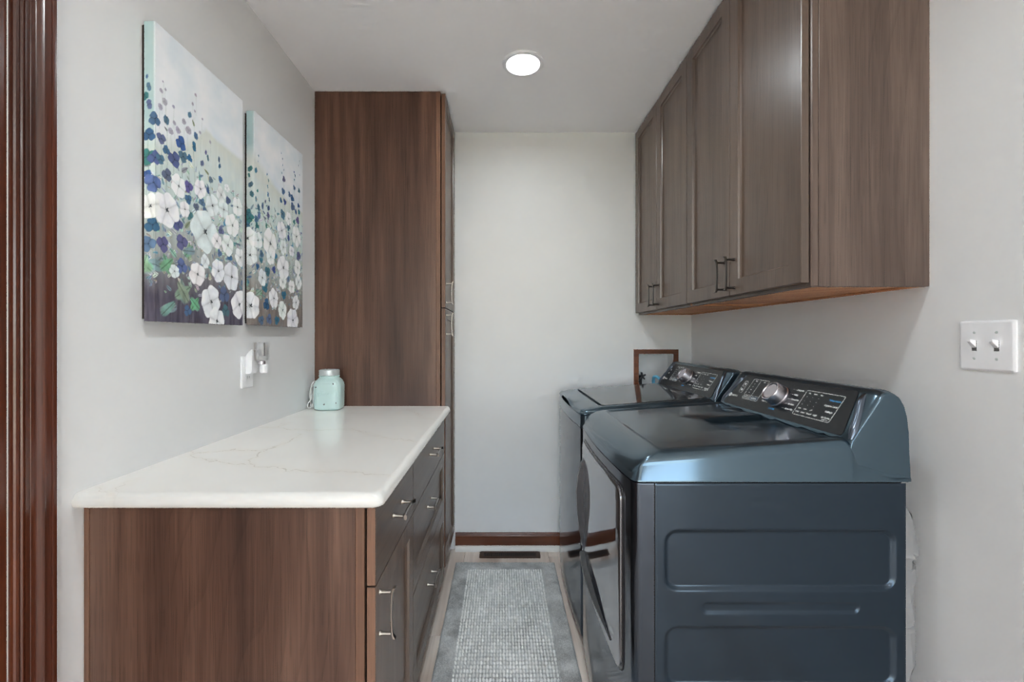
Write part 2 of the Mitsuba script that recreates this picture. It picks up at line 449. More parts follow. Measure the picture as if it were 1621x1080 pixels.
# glass doors of the unseen rear end, made wide to add fill daylight
fr = sg.box(WX0, WZ0, WX1, WZ1)
op = []
for k in range(4):
    w_ = (WX1 - WX0) / 4
    op.append(sg.box(WX0 + k * w_ + 0.04, WZ0 + 0.08, WX0 + (k + 1) * w_ - 0.04, WZ1 - 0.06))
add('window_1', prism(fr.difference(shapely.union_all(op)), 'y', YR - 0.09, YR - 0.03), 'white_trim', False)
for g in op:
    x0, z0, x1, z1 = g.bounds
    add('window_1__pane', trimesh.Trimesh([(x0 - .005, YR - 0.06, z0 - .005), (x1 + .005, YR - 0.06, z0 - .005), (x1 + .005, YR - 0.06, z1 + .005), (x0 - .005, YR - 0.06, z1 + .005)], [(0, 1, 2), (0, 2, 3)], process=False), 'pane', False)
lab('window_1', 'white framed glass doors behind the camera, unseen, enlarged to add daylight fill', kind='structure')
add('ground', cbox((-30, YR - 60.0, -0.40), (30, YR - 9.0, -0.15), 0.01), 'lawn', False)
add('ground__patio', cbox((-12, YR - 9.0, -0.40), (12, YR - 0.15, -0.13), 0.01), 'patio', False)  # unseen pale slab added to bounce daylight into the room
lab('ground__patio', 'pale concrete patio added outside to bounce daylight indoors')
lab('ground', 'green lawn outside the glass door', kind='structure')

# recessed ceiling lamps, the rear two added as fill
scene['lamp_emitter_look'] = {'type': 'diffuse', 'reflectance': {'type': 'rgb', 'value': [0.8, 0.8, 0.8]}}
for i_, (x, y) in enumerate(LAMP_SPOTS):
    key = 'ceiling_light' if i_ == 0 else 'ceiling_light_%03d' % i_
    trim_m = lathe([(0.0775, 0.0), (0.0905, 0.0), (0.0905, -0.004), (0.086, -0.008), (0.074, -0.009), (0.069, -0.004), (0.0675, 0.004), (0.0675, 0.012), (0.076, 0.012), (0.0775, 0.0)], 64, (x, y, ZC - 0.0003), False)
    scene[key + '__trim_ring'] = mikit.ply(trim_m, 'white_plastic', 30)
    a = np.linspace(0, 2 * np.pi, 48, endpoint=False)
    v = np.vstack([np.stack([x + 0.0672 * np.cos(a), y + 0.0672 * np.sin(a), np.full(48, ZC + 0.002)], 1), [[x, y, ZC - 0.001]]])
    f = np.array([(k, 48, (k + 1) % 48) for k in range(48)])
    lens = trimesh.Trimesh(v, f, process=False)
    if lens.face_normals[0][2] > 0:
        lens.invert()
    scene[key + '__lens'] = mikit.ply(lens, 'lamp_emitter_look', False, emitter={'type': 'area', 'radiance': {'type': 'rgb', 'value': [LAMP * LAMP_SHARE[i_] * c for c in (0.875, 0.955, 1.0)]}})
    lab(key, 'round white recessed ceiling light, lit, above the grey rug' if i_ == 0 else ['', 'round white recessed ceiling light above the dryer front', 'added round ceiling light behind the camera, unseen fill lamp', 'added round ceiling light by the rear glass door, unseen fill lamp'][i_], 'ceiling light')

# ------------------------------------------------------------------ handles and cabinet fronts


def pull(L=0.106, out=0.030):
    """Arched bar pull: length along local x, sticking out along local z from z = 0."""
    ms = []
    c = L / 2 - 0.006
    for s in (-1, 1):
        pts = []
        for z, hw, hh in ((0, 0.0055, 0.0065), (0.006, 0.0036, 0.0046), (out - 0.005, 0.0032, 0.0042)):
            for a in np.linspace(0, 2 * np.pi, 12, endpoint=False):
                pts.append((s * c + hw * math.cos(a), hh * math.sin(a), z))
        ms.append(loft([np.array(pts[k * 12:(k + 1) * 12]) for k in range(3)]))
    rings = []
    for t in np.linspace(-1, 1, 25):
        x = t * (L / 2 + 0.004)
        bow = -0.0032 * (1 - t * t) + 0.003 * max(0.0, abs(t) - 0.85) / 0.15
        w = 0.0042 + 0.0022 * abs(t) ** 3
        h = 0.0021 + 0.0018 * abs(t) ** 6
        a = np.linspace(0, 2 * np.pi, 12, endpoint=False)
        rings.append(np.stack([np.full(12, x), w * np.sign(np.cos(a)) * np.abs(np.cos(a)) ** 0.6, out + bow + h * np.sign(np.sin(a)) * np.abs(np.sin(a)) ** 0.6], 1))
    ms.append(loft(rings))
    return cat(*ms)


PULL = pull()


def front(key, xf, sx, y0, y1, z0, z1, style, material, handle, handle_mat, fw=0.057, edge=False):
    """A door or drawer front in the plane x = xf facing sx; handle = (y, z, 'v' or 'h')."""
    t = 0.0195
    xb = xf - sx * t
    ex = (0, 1, 0)
    if style == 'slab':
        add(key, cbox((xb, y0, z0), (xf, y1, z1), 0.0015), material, 25)
        scene_panel = None
    else:
        bev, rec = 0.004, 0.0105
        ms = []
        # mitred frame: outer, inner edge with bevel down to the panel
        o = [(y0, z0), (y1, z0), (y1, z1), (y0, z1)]
        i1 = [(y0 + fw - bev, z0 + fw - bev), (y1 - fw + bev, z0 + fw - bev), (y1 - fw + bev, z1 - fw + bev), (y0 + fw - bev, z1 - fw + bev)]
        i2 = [(y0 + fw, z0 + fw), (y1 - fw, z0 + fw), (y1 - fw, z1 - fw), (y0 + fw, z1 - fw)]
        c = 0.0015
        oc = [(y0 + c, z0 + c), (y1 - c, z0 + c), (y1 - c, z1 - c), (y0 + c, z1 - c)]
        i0 = [(y0 + fw - bev - 0.002, z0 + fw - bev - 0.002), (y1 - fw + bev + 0.002, z0 + fw - bev - 0.002), (y1 - fw + bev + 0.002, z1 - fw + bev + 0.002), (y0 + fw - bev - 0.002, z1 - fw + bev + 0.002)]
        rings = [(o, xb), (o, xf - sx * c), (oc, xf), (i0, xf), (i1, xf - sx * 0.0065), (i2, xf - sx * rec), (i2, xb)]
        rings = [np.array([(x, a, b) for a, b in r]) for r, x in rings]
        m = loft(rings + [rings[0]], False, False)
        m = trimesh.Trimesh(m.vertices, m.faces, process=True)
        if m.volume < 0:
            m.invert()
        add(key, m, material, 20)
        add(key + '__panel', cbox((xb + sx * 0.004, y0 + fw - 0.004, z0 + fw - 0.004), (xf - sx * (rec + 0.0005), y1 - fw + 0.004, z1 - fw + 0.004), 0.0005), material, 20)
    if edge:
        add(key + '__edge_band', cbox((xb, y0 - 0.0012, z0 + 0.0008), (xf - sx * 0.0012, y0 + 0.0002, z1 - 0.0008), 0.0003), 'wood_edge', False)
        lab(key + '__edge_band', 'lighter reddish brown door edge')
    if handle:
        hy, hz, o_ = handle
        if o_ == 'v':
            m = place(PULL, (xf, hy, hz), (0, 0, 1), (0, 1, 0), (sx, 0, 0))
        else:
            m = place(PULL, (xf, hy, hz), (0, 1, 0), (0, 0, 1), (sx, 0, 0))
        add(key + '__handle', m, handle_mat, 35)
        lab(key + '__handle', 'brushed metal arched bar pull')


# ------------------------------------------------------------------ tall cabinet
XF = -0.277                                        # front plane of the left doors
XBX = -0.3015                                      # front of the boxes
YT0 = 2.123
add('tall_cabinet__body', cat(cbox((XL + 0.001, YT0 + 0.004, 0.105), (XBX - 0.02, YB - 0.001, ZC - 0.001), 0.001), cbox((XBX - 0.021, YT0 + 0.018, 0.105), (XBX, YB - 0.001, ZC - 0.001), 0.0008)), 'wood_door', 25)
add('tall_cabinet__side_panel', cbox((XL + 0.001, YT0, 0.0), (XBX - 0.0205, YT0 + 0.0045, ZC - 0.001), 0.0006), 'wood_panel', 25)
add('tall_cabinet__stile', cbox((XBX - 0.0200, YT0 - 0.0005, 0.0), (XBX, YT0 + 0.018, ZC - 0.001), 0.0008), 'wood_edge', 25)
add('tall_cabinet__toe_kick', cbox((XL + 0.001, YT0 + 0.006, 0.0), (XBX - 0.055, YB - 0.035, 0.105), 0.0005), 'toe_dark', False)
front('tall_cabinet__door', XF, 1, YT0 + 0.004, YB - 0.012, 1.3865, ZC - 0.010, 'shaker', 'wood_door', (YT0 + 0.035, 1.460, 'v'), 'nickel', edge=True)
front('tall_cabinet__door', XF, 1, YT0 + 0.004, YB - 0.012, 0.118, 1.3825, 'shaker', 'wood_door', None, 'nickel', edge=True)
add('tall_cabinet__door_001__handle', place(PULL, (XF, YT0 + 0.035, 1.304), (0, 0, 1), (0, 1, 0), (1, 0, 0)), 'nickel', 35)
lab('tall_cabinet', 'tall dark brown wood cabinet reaching the ceiling behind the counter', 'cabinet')
lab('tall_cabinet__side_panel', 'wide brown wood grain side panel')
lab('tall_cabinet__door', 'upper door with vertical bar pull')
lab('tall_cabinet__door_001', 'lower door with vertical bar pull')

# ------------------------------------------------------------------ base cabinets
YE, YS = 0.953, 1.356
add('base_cabinet__body', cat(cbox((XL + 0.001, YE + 0.005, 0.105), (XBX, YS - 0.0005, 0.874), 0.001)), 'wood_door', 25)
add('base_cabinet__side_panel', cbox((XL + 0.012, YE, 0.0), (XBX - 0.0195, YE + 0.0055, 0.874), 0.0006), 'wood_panel', 25)
add('base_cabinet__stile', cbox((XBX - 0.0190, YE - 0.0008, 0.105), (XBX, YE + 0.0055, 0.874), 0.0006), 'wood_edge', 25)
add('base_cabinet__scribe_strip', cbox((XL + 0.001, YE - 0.002, 0.0), (XL + 0.0115, YE + 0.004, 0.874), 0.0006), 'wood_edge', 25)
add('base_cabinet__toe_kick', cbox((XL + 0.002, YE + 0.006, 0.0), (XBX - 0.06, YS - 0.0005, 0.105), 0.0005), 'toe_dark', False)
front('base_cabinet__drawer', XF, 1, YE + 0.003, YS - 0.002, 0.6945, 0.870, 'slab', 'wood_drawer', (0.5 * (YE + YS), 0.786, 'h'), 'nickel', edge=True)
front('base_cabinet__door', XF, 1, YE + 0.003, YS - 0.002, 0.118, 0.6905, 'shaker', 'wood_door', (YE + 0.033, 0.617, 'v'), 'nickel', edge=True)
lab('base_cabinet', 'brown base cabinet with one drawer above a door, nearest end of the counter', 'cabinet')
lab('base_cabinet__side_panel', 'wide reddish brown wood grain end panel')
YU = 2.085
add('base_cabinet_001__body', cbox((XL + 0.001, YS + 0.0005, 0.105), (XBX, YU + 0.003, 0.874), 0.001), 'wood_door', 25)
add('base_cabinet_001__filler_strip', cbox((XBX - 0.02, YU + 0.0035, 0.105), (XBX + 0.001, YT0 - 0.002, 0.874), 0.001), 'wood_door', 25)
add('base_cabinet_001__toe_kick', cbox((XL + 0.002, YS + 0.0005, 0.0), (XBX - 0.06, YT0 - 0.002, 0.105), 0.0005), 'toe_dark', False)
ym = 0.5 * (YS + YU)
front('base_cabinet_001__drawer', XF, 1, YS + 0.002, YU, 0.6945, 0.870, 'slab', 'wood_drawer', (ym, 0.790, 'h'), 'nickel')
front('base_cabinet_001__drawer', XF, 1, YS + 0.002, YU, 0.437, 0.6905, 'shaker', 'wood_drawer', None, 'nickel')
front('base_cabinet_001__drawer', XF, 1, YS + 0.002, YU, 0.118, 0.433, 'shaker', 'wood_drawer', None, 'nickel')
add('base_cabinet_001__drawer_001__handle', place(PULL, (XF - 0.0105, ym, 0.588), (0, 1, 0), (0, 0, 1), (1, 0, 0)), 'nickel', 35)
add('base_cabinet_001__drawer_002__handle', place(PULL, (XF - 0.0105, ym, 0.290), (0, 1, 0), (0, 0, 1), (1, 0, 0)), 'nickel', 35)
lab('base_cabinet_001', 'brown base cabinet with three stacked drawers beside the tall cabinet', 'cabinet')
lab('base_cabinet_001__drawer', 'flat top drawer')
lab('base_cabinet_001__drawer_001', 'framed middle drawer')
lab('base_cabinet_001__drawer_002', 'framed bottom drawer')

# countertop: rounded edge profile swept round front and right side
CX0, CX1, CY0, CY1, CZ0, CZ1 = XL + 0.0005, -0.254, 0.9245, YT0 - 0.001, 0.8745, 0.9065
crings = []
prof_c = [(0.004, CZ0)] + [(0.010 * (1 - math.sin(a)), CZ0 + 0.010 * (1 - math.cos(a))) for a in np.linspace(0.15, math.pi / 2, 6)] + \
         [(0.018 * (1 - math.cos(a)), CZ1 - 0.018 + 0.018 * math.sin(a)) for a in np.linspace(0, math.pi / 2, 9)]
prof_c[0] = (0.0085, CZ0)
for ins, z in prof_c:
    r = 0.022
    pts = [(CX0, CY1), (CX0, CY0 + ins)]
    cxx, cyy = CX1 - ins - r, CY0 + ins + r
    pts += [(CX0 + (cxx - CX0) * k / 6, CY0 + ins) for k in range(1, 6)]
    pts += [(cxx + r * math.sin(a), cyy - r * math.cos(a)) for a in np.linspace(0, math.pi / 2, 9)]
    pts += [(CX1 - ins, cyy + (CY1 - cyy) * k / 6) for k in range(1, 7)]
    crings.append(np.array([(a, b, z) for a, b in pts]))
add('countertop', loft(crings), 'quartz', 40)
lab('countertop', 'white quartz countertop with thin beige veins and rounded edge on base cabinets', 'countertop')

# ------------------------------------------------------------------ upper cabinets
UXF, UXB = 0.7755, 0.7995
UZ0 = 1.372
UY = [1.128, 1.834, 2.540]
for i_ in range(2):
    key = 'upper_cabinet' if i_ == 0 else 'upper_cabinet_001'
    a, b = UY[i_], UY[i_ + 1] - 0.0005
    ext = cat(cbox((UXB, a + 0.019, UZ0), (UXB + 0.019, b, UZ0 + 0.035), 0.001),            # bottom rail of the face frame
              cbox((UXB + 0.019, a + 0.019, UZ0 + 0.010), (XR - 0.021, b - 0.019, ZC - 0.0015), 0.001),
              cbox((UXB, a + 0.019, UZ0 + 0.0352), (UXB + 0.0188, b, ZC - 0.0015), 0.001))
    add(key + '__body', ext, 'wood_door', 25)
    add(key + '__bottom_panel', cbox((UXB + 0.0195, a + 0.0195, UZ0 + 0.0055), (XR - 0.0215, b - 0.0195, UZ0 + 0.0098), 0.0005), 'wood_inner', 25)
    add(key + '__hanging_rail', cbox((XR - 0.0205, a + 0.0195, UZ0), (XR - 0.0005, b, UZ0 + 0.06), 0.001), 'wood_inner', 25)
    add(key + '__divider', cbox((UXB + 0.0195, b - 0.0187, UZ0), (XR - 0.021, b - 0.0005, UZ0 + 0.05), 0.0008), 'wood_inner', 25)
    if i_ == 0:
        add(key + '__side_panel', cbox((UXB + 0.0205, a + 0.0004, UZ0), (XR - 0.0005, a + 0.0188, ZC - 0.0015), 0.0008), 'wood_upper', 25)
        add(key + '__stile', cbox((UXB, a - 0.0006, UZ0 - 0.0006), (UXB + 0.020, a + 0.0188, ZC - 0.0015), 0.0025), 'wood_upper', 25)
    else:
        add(key + '__side_panel', cbox((UXB, a + 0.0004, UZ0), (XR - 0.0005, a + 0.0188, ZC - 0.0015), 0.0008), 'wood_inner', 25)
    ys = [(1.1305, 1.4865), (1.4890, 1.8315)] if i_ == 0 else [(1.8360, 2.1920), (2.1945, 2.5370)]
    for j_, (c, d) in enumerate(ys):
        hy = d - 0.030 if j_ == 0 else c + 0.030
        front(key + '__door', UXF, -1, c, d, UZ0 + 0.010, ZC - 0.012, 'shaker', 'wood_door', None, 'dark_nickel')
        dk = key + '__door' + ('' if j_ == 0 else '_001')
        add(dk + '__handle', place(PULL, (UXF, hy, 1.453), (0, 0, 1), (0, 1, 0), (-1, 0, 0)), 'dark_nickel', 35)
        lab(dk + '__handle', 'dark metal arched bar pull')
lab('upper_cabinet', 'dark brown two door wall cabinet above the dryer, nearest, with exposed end panel', 'cabinet')
lab('upper_cabinet_001', 'dark brown two door wall cabinet above the washer, against the back wall', 'cabinet')
lab('upper_cabinet__side_panel', 'brown wood grain end panel')
add('trim_3', cbox((UXB, UY[2] + 0.0005, UZ0), (UXB + 0.02, YB - 0.0005, ZC - 0.0015), 0.0008), 'wood_door', 25)
lab('trim_3', 'narrow brown filler strip between wall cabinet and back wall', kind='structure')

# ------------------------------------------------------------------ washer and dryer
FX, BX = 0.320, 0.983          # front and back of the body
PB, PT = np.array([0.857, 0.0, 0.988]), np.array([0.935, 0.0, 1.102])   # control panel: bottom and top edge
ET = (PT - PB) / np.linalg.norm(PT - PB)
ES = np.array([0.0, -1.0, 0.0])
EN = np.cross(ES, ET)
W = 0.68


def bow(v):
    return 0.015 * (1 - (2 * v - 1) ** 2)


def zdeck(x):
    x = np.asarray(x, float)
    front_ = 0.957 + (np.clip(x, 0.34, 0.9) - 0.397) / 0.463 * 0.033
    rear_ = 0.9435 - (np.clip(x, 0.878, 1.01) - 0.878) / 0.1295 * 0.034
    t = np.clip((x - 0.8545) / 0.022, 0, 1)
    t = t * t * (3 - 2 * t)
    return front_ * (1 - t) + rear_ * t


def top_shell(y0, z_low, x0, x1, full=True, scoop=0.0, inset_f=0.077):
    """Rounded top of a machine: a skin from its lower seam to the deck."""
    rings = []
    y1 = y0 + W

    def mk(If, Is, r, zfun, bw=1.0):
        p, ang = ring2(x0 + If, x1, y0 + Is, y1 - Is, r, 8, 70)
        w = np.clip(-np.cos(np.radians(ang)), 0, 1) ** 2
        v = np.clip((p[:, 1] - y0) / W, 0, 1)
        fx = np.clip((0.9 - p[:, 0]) / 0.5, 0, 1)
        x = p[:, 0] - bow(v) * fx * bw
        return np.stack([x, p[:, 1], zfun(p[:, 0], w, v)], 1)

    sc = lambda v: scoop * np.exp(-((v - 0.5) / 0.20) ** 4)
    rings.append(mk(0.012, 0.010, 0.018, lambda x, w, v: z_low + 0.0005 + w * sc(v)))
    rings.append(mk(0.0, 0.0, 0.022, lambda x, w, v: z_low + w * sc(v)))
    rings.append(mk(0.0, 0.0, 0.022, lambda x, w, v: z_low + 0.004 + w * sc(v)))
    n = 12
    for k in range(n + 1):
        th = math.pi / 2 * k / n
        If = 0.006 + (inset_f - 0.006) * (1 - math.cos(th))
        Is = 0.010 + 0.030 * (1 - math.cos(th))
        r = 0.022 + 0.012 * math.sin(th)

        def zf(x, w, v, th=th):
            zd = zdeck(x)
            drop = 0.030 * (1 - w) + np.minimum(0.056, np.maximum(zd - z_low - 0.010, 0.012)) * w
            base = np.maximum(zd - drop, z_low + 0.006 + w * sc(v))
            return base + (zd - base) * math.sin(th)
        rings.append(mk(If, Is, r, zf, 1.0 - 0.4 * k / n))
    for If, Is, dz in ((inset_f + 0.006, 0.046, 0.0), (inset_f + 0.010, 0.050, -0.0036), (inset_f + 0.016, 0.056, -0.0042), (inset_f + 0.08, 0.10, -0.0042), (inset_f + 0.16, 0.18, -0.0042), (inset_f + 0.24, 0.30, -0.0042)):
        rings.append(mk(If, Is, 0.030, lambda x, w, v, dz=dz: zdeck(x) + dz, 0.6 if dz == 0 else 0.4))
    return loft(rings)


def front_shell(y0, z0, z1, x_back=0.3695):
    pts = []
    r = 0.022
    for k in range(10):
        a = math.pi / 2 * k / 9
        pts.append((FX + r - r * math.sin(a) - bow((r - r * math.cos(a)) / W), y0 + r - r * math.cos(a)))
    for v in np.linspace(r / W, 1 - r / W, 25)[1:-1]:
        pts.append((FX - bow(v), y0 + v * W))
    for k in range(10):
        a = math.pi / 2 * (1 - k / 9)
        pts.append((FX + r - r * math.sin(a) - bow((r - r * math.cos(a)) / W), y0 + W - (r - r * math.cos(a))))
    pts = [(x_back, y0)] + pts + [(x_back, y0 + W)]
    c = 0.004
    p = np.array(pts)
    rings = []
    ctr = np.array([x_back, y0 + W / 2])
    for z, s in ((z0, 0.994), (z0 + c, 1.0), (z1 - 0.003, 1.0), (z1, 0.996)):
        q = ctr + (p - ctr) * s
        rings.append(np.column_stack([q, np.full(len(q), z)]))
    return loft(rings)


def side_height(X, Z):
    """Relief of the pressed side panel: recessed rounded fields, in metres inwards."""
    h = np.zeros_like(X)
    for x0, x1, z0, z1, r, d, wd in ((0.393, 0.960, 0.621, 0.773, 0.035, 0.007, 0.012), (0.485, 0.870, 0.566, 0.595, 0.0145, 0.0035, 0.006), (0.393, 0.960, 0.386, 0.538, 0.035, 0.007, 0.012), (0.393, 0.960, 0.10, 0.30, 0.035, 0.007, 0.012)):
        qx = np.abs(X - 0.5 * (x0 + x1)) - (0.5 * (x1 - x0) - r)
        qz = np.abs(Z - 0.5 * (z0 + z1)) - (0.5 * (z1 - z0) - r)
        sd = np.hypot(np.maximum(qx, 0), np.maximum(qz, 0)) + np.minimum(np.maximum(qx, qz), 0) - r
        t = np.clip(-sd / wd, 0, 1)
        h = np.maximum(h, d * t * t * (3 - 2 * t))
    return h


def side_panel(y0, x0, x1, z0, z1):
    xs = np.linspace(x0, x1, 206)
    zs = np.linspace(z0, z1, 286)
    X, Z = np.meshgrid(xs, zs)
    Y = y0 + side_height(X, Z)
    e = np.minimum(np.minimum(X - x0, x1 - X), np.minimum(Z - z0, z1 - Z))
    Y = Y + np.where(e < 1e-6, 0.0015, 0.0)
    v = np.stack([X, Y, Z], -1).reshape(-1, 3)
    nz, nx = X.shape
    i = np.arange(nz * nx).reshape(nz, nx)
    a, b, c, d = i[:-1, :-1].ravel(), i[:-1, 1:].ravel(), i[1:, 1:].ravel(), i[1:, :-1].ravel()
    f = np.vstack([np.stack([a, b, c], 1), np.stack([a, c, d], 1)])
    return trimesh.Trimesh(v, f, process=False)


def console(y0):
    prof = [(0.850, 0.918), (0.8535, 0.975), (0.857, 0.988)] + [tuple(PB[[0, 2]] + (PT - PB)[[0, 2]] * t) for t in (0.25, 0.5, 0.75, 0.94)] + \
           [(0.9385, 1.1055), (0.945, 1.1085), (0.955, 1.1095), (0.968, 1.1075), (0.981, 1.099), (0.992, 1.080), (0.999, 1.055), (1.004, 1.010), (1.0055, 0.960), (1.0055, 0.888), (0.960, 0.892), (0.900, 0.902)]
    P = np.array(prof)
    c = np.array([0.955, 0.915])
    secs = []
    R = 0.045
    for d in (0.0, 0.003, 0.008, 0.015, 0.024, 0.034, 0.045, 0.12, 0.2, 0.28):
        f = 1 - 0.075 * (1 - math.sqrt(max(0.0, 1 - (1 - min(d, R) / R) ** 2)))
        secs.append((d, f))
    secs = secs + [(0.335, 1.0)] + [(0.67 - d, f) for d, f in reversed(secs)]
    rings = []
    for d, f in secs:
        q = c + (P - c) * np.array([f, f])
        q[:, 1] = np.where(P[:, 1] < 0.95, P[:, 1], q[:, 1])
        q[:, 0] = np.where(P[:, 0] > 1.0, np.where(P[:, 1] < 0.96, P[:, 0], q[:, 0]), q[:, 0])
        q[:, 0] = np.where((P[:, 0] < 0.9) & (P[:, 1] < 0.95), P[:, 0], q[:, 0])
        rings.append(np.stack([q[:, 0], np.full(len(q), y0 + 0.0125 + d * 0.6555 / 0.67), q[:, 1]], 1))
    return loft(rings)


def on_panel(m, y0, lift=0.0):
    return place(m, np.array([PB[0], y0 + 0.62, PB[2]]) + EN * lift, ES, ET, EN)


def text(s, x, y, h, anchor='l', bold=True):
    m = meshkit.text_mesh(s, h, 0.0004, bold)
    w = m.bounds[1][0] - m.bounds[0][0]
    m.apply_translation([x - (0 if anchor == 'l' else w if anchor == 'r' else w / 2), y, 0])
    return m


def rect_line(x0, x1, y0, y1, t=0.0012, r=0.004):
    o = sg.Polygon(rrect(x0, x1, y0, y1, r, 4))
    return trimesh.creation.extrude_polygon(o.difference(o.buffer(-t)), 0.0004, engine='earcut')


def bar(x0, x1, y0, y1):
    return trimesh.creation.extrude_polygon(sg.box(x0, y0, x1, y1), 0.0004, engine='earcut')


def flat(shape):
    return cat(*[trimesh.creation.extrude_polygon(g, 0.0004, engine='earcut') for g in getattr(shape, 'geoms', [shape])])


def dot(x, y, r):
    return trimesh.creation.extrude_polygon(sg.Point(x, y).buffer(r, 6), 0.0004, engine='earcut')


def markings(kind):
    w, b, nv = [], [], []
    # round emblem and name at the far lower corner
    w.append(flat(sg.Point(0.004, 0.040).buffer(0.0085, 16).difference(shapely.union_all([sg.Point(0.0015, 0.041).buffer(0.0025, 8).difference(sg.Point(0.0015, 0.041).buffer(0.0014, 8)), sg.box(0.0055, 0.037, 0.0066, 0.044), sg.box(0.0055, 0.0400, 0.0088, 0.0409)]))))
    w.append(text('PROFILE', 0.016, 0.0365, 0.0065))
    if kind == 'dryer':
        w.append(rect_line(0.043, 0.0645, 0.056, 0.106, 0.0012, 0.006))
        w += [dot(0.0537, 0.094, 0.0045), bar(0.0530, 0.0545, 0.0795, 0.0845), dot(0.0537, 0.069, 0.0045)]
    else:
        w += [dot(0.030, 0.074, 0.0042), dot(0.030, 0.094, 0.0042)]
    w.append(rect_line(0.086, 0.177, 0.036, 0.1205))
    w.append(bar(0.1300, 0.1309, 0.037, 0.1198))
    w.append(text('Dry' if kind == 'dryer' else 'Fill', 0.108, 0.1105, 0.005, 'm'))
    w.append(text('Set', 0.154, 0.1105, 0.005, 'm'))
    for k in range(4):
        w.append(dot(0.106, 0.101 - 0.0125 * k, 0.0018))
    w += [rect_line(0.0905, 0.106, 0.040, 0.0535, 0.0009, 0.002), text('A', 0.0955, 0.0435, 0.006), rect_line(0.109, 0.126, 0.040, 0.0535, 0.0009, 0.002), text('C', 0.115, 0.0435, 0.006)]
    nv.append(bar(0.1320, 0.1755, 0.0375, 0.0520))
    w += [bar(0.1315, 0.1765, 0.0525, 0.0532)]
    w.append(text('MODES', 0.137, 0.0415, 0.0062))
    # cycle names on both sides of the knob
    left = ['Cottons', 'Towels', 'Mixed', 'Quick', 'Warm Up']
    for k, s in enumerate(left):
        w.append(text(s, 0.232 - 0.006 * (k == 2), 0.113 - 0.0175 * k, 0.0052, 'r'))
    right = ['Delicates', 'Bulky', 'Timed Dry', 'Sanitize', 'Speed Dry'] if kind == 'dryer' else ['Delicates', 'Bulky', 'Rinse', 'Sanitize', 'Speed']
    for k, s in enumerate(right):
        w.append(text(s, 0.328, 0.104 - 0.0172 * k, 0.0052))
        w.append(bar(0.312, 0.325, 0.106 - 0.0172 * k, 0.1066 - 0.0172 * k))
    b.append(text('STEAM', 0.270, 0.0220, 0.0062, 'm'))
    # options field
    w.append(rect_line(0.370, 0.517, 0.0265, 0.1115))
    for k, s in enumerate(('On', 'More', 'Dry')):
        w.append(text(s, 0.387 + 0.024 * k, 0.1005, 0.0042, 'm'))
    for i in range(3):
        for j in range(3):
            w.append(dot(0.3845 + 0.0235 * i, 0.0905 - 0.0135 * j, 0.0010))
    for k, s in enumerate(('Low', 'Less', 'Off')):
        w.append(text(s, 0.3845 + 0.0235 * k, 0.0485, 0.0042, 'm'))
    for k, s in enumerate(('Temp', 'Level', 'Sound', 'Light')):
        w.append(text(s, 0.383 + 0.0245 * k, 0.0362, 0.0046, 'm'))
    b.append(text('Temperature', 0.513, 0.0905, 0.0052, 'r'))
    w.append(text('Dryness Level', 0.513, 0.0725, 0.0052, 'r') if kind == 'dryer' else text('Soil Level', 0.513, 0.0725, 0.0052, 'r'))
    w.append(text('Settings', 0.508, 0.0545, 0.0052, 'r'))
    w.append(text('My Cycles', 0.512, 0.0362, 0.0046, 'r'))
    w.append(text('hold 3 sec', 0.508, 0.0305, 0.0032, 'r'))
    return cat(*w), cat(*b), cat(*nv)


def knob():
    body = lathe([(0.0385, 0.0), (0.0385, 0.004), (0.036, 0.007), (0.0355, 0.020), (0.0345, 0.034), (0.0330, 0.0375), (0.0300, 0.0382), (0.0285, 0.0370), (0.0275, 0.0350)], 64)
    cap = lathe([(0.0274, 0.0349), (0.0265, 0.0352), (0.018, 0.0340), (0.008, 0.0333), (0.001, 0.0331)], 48)
    return body, cap


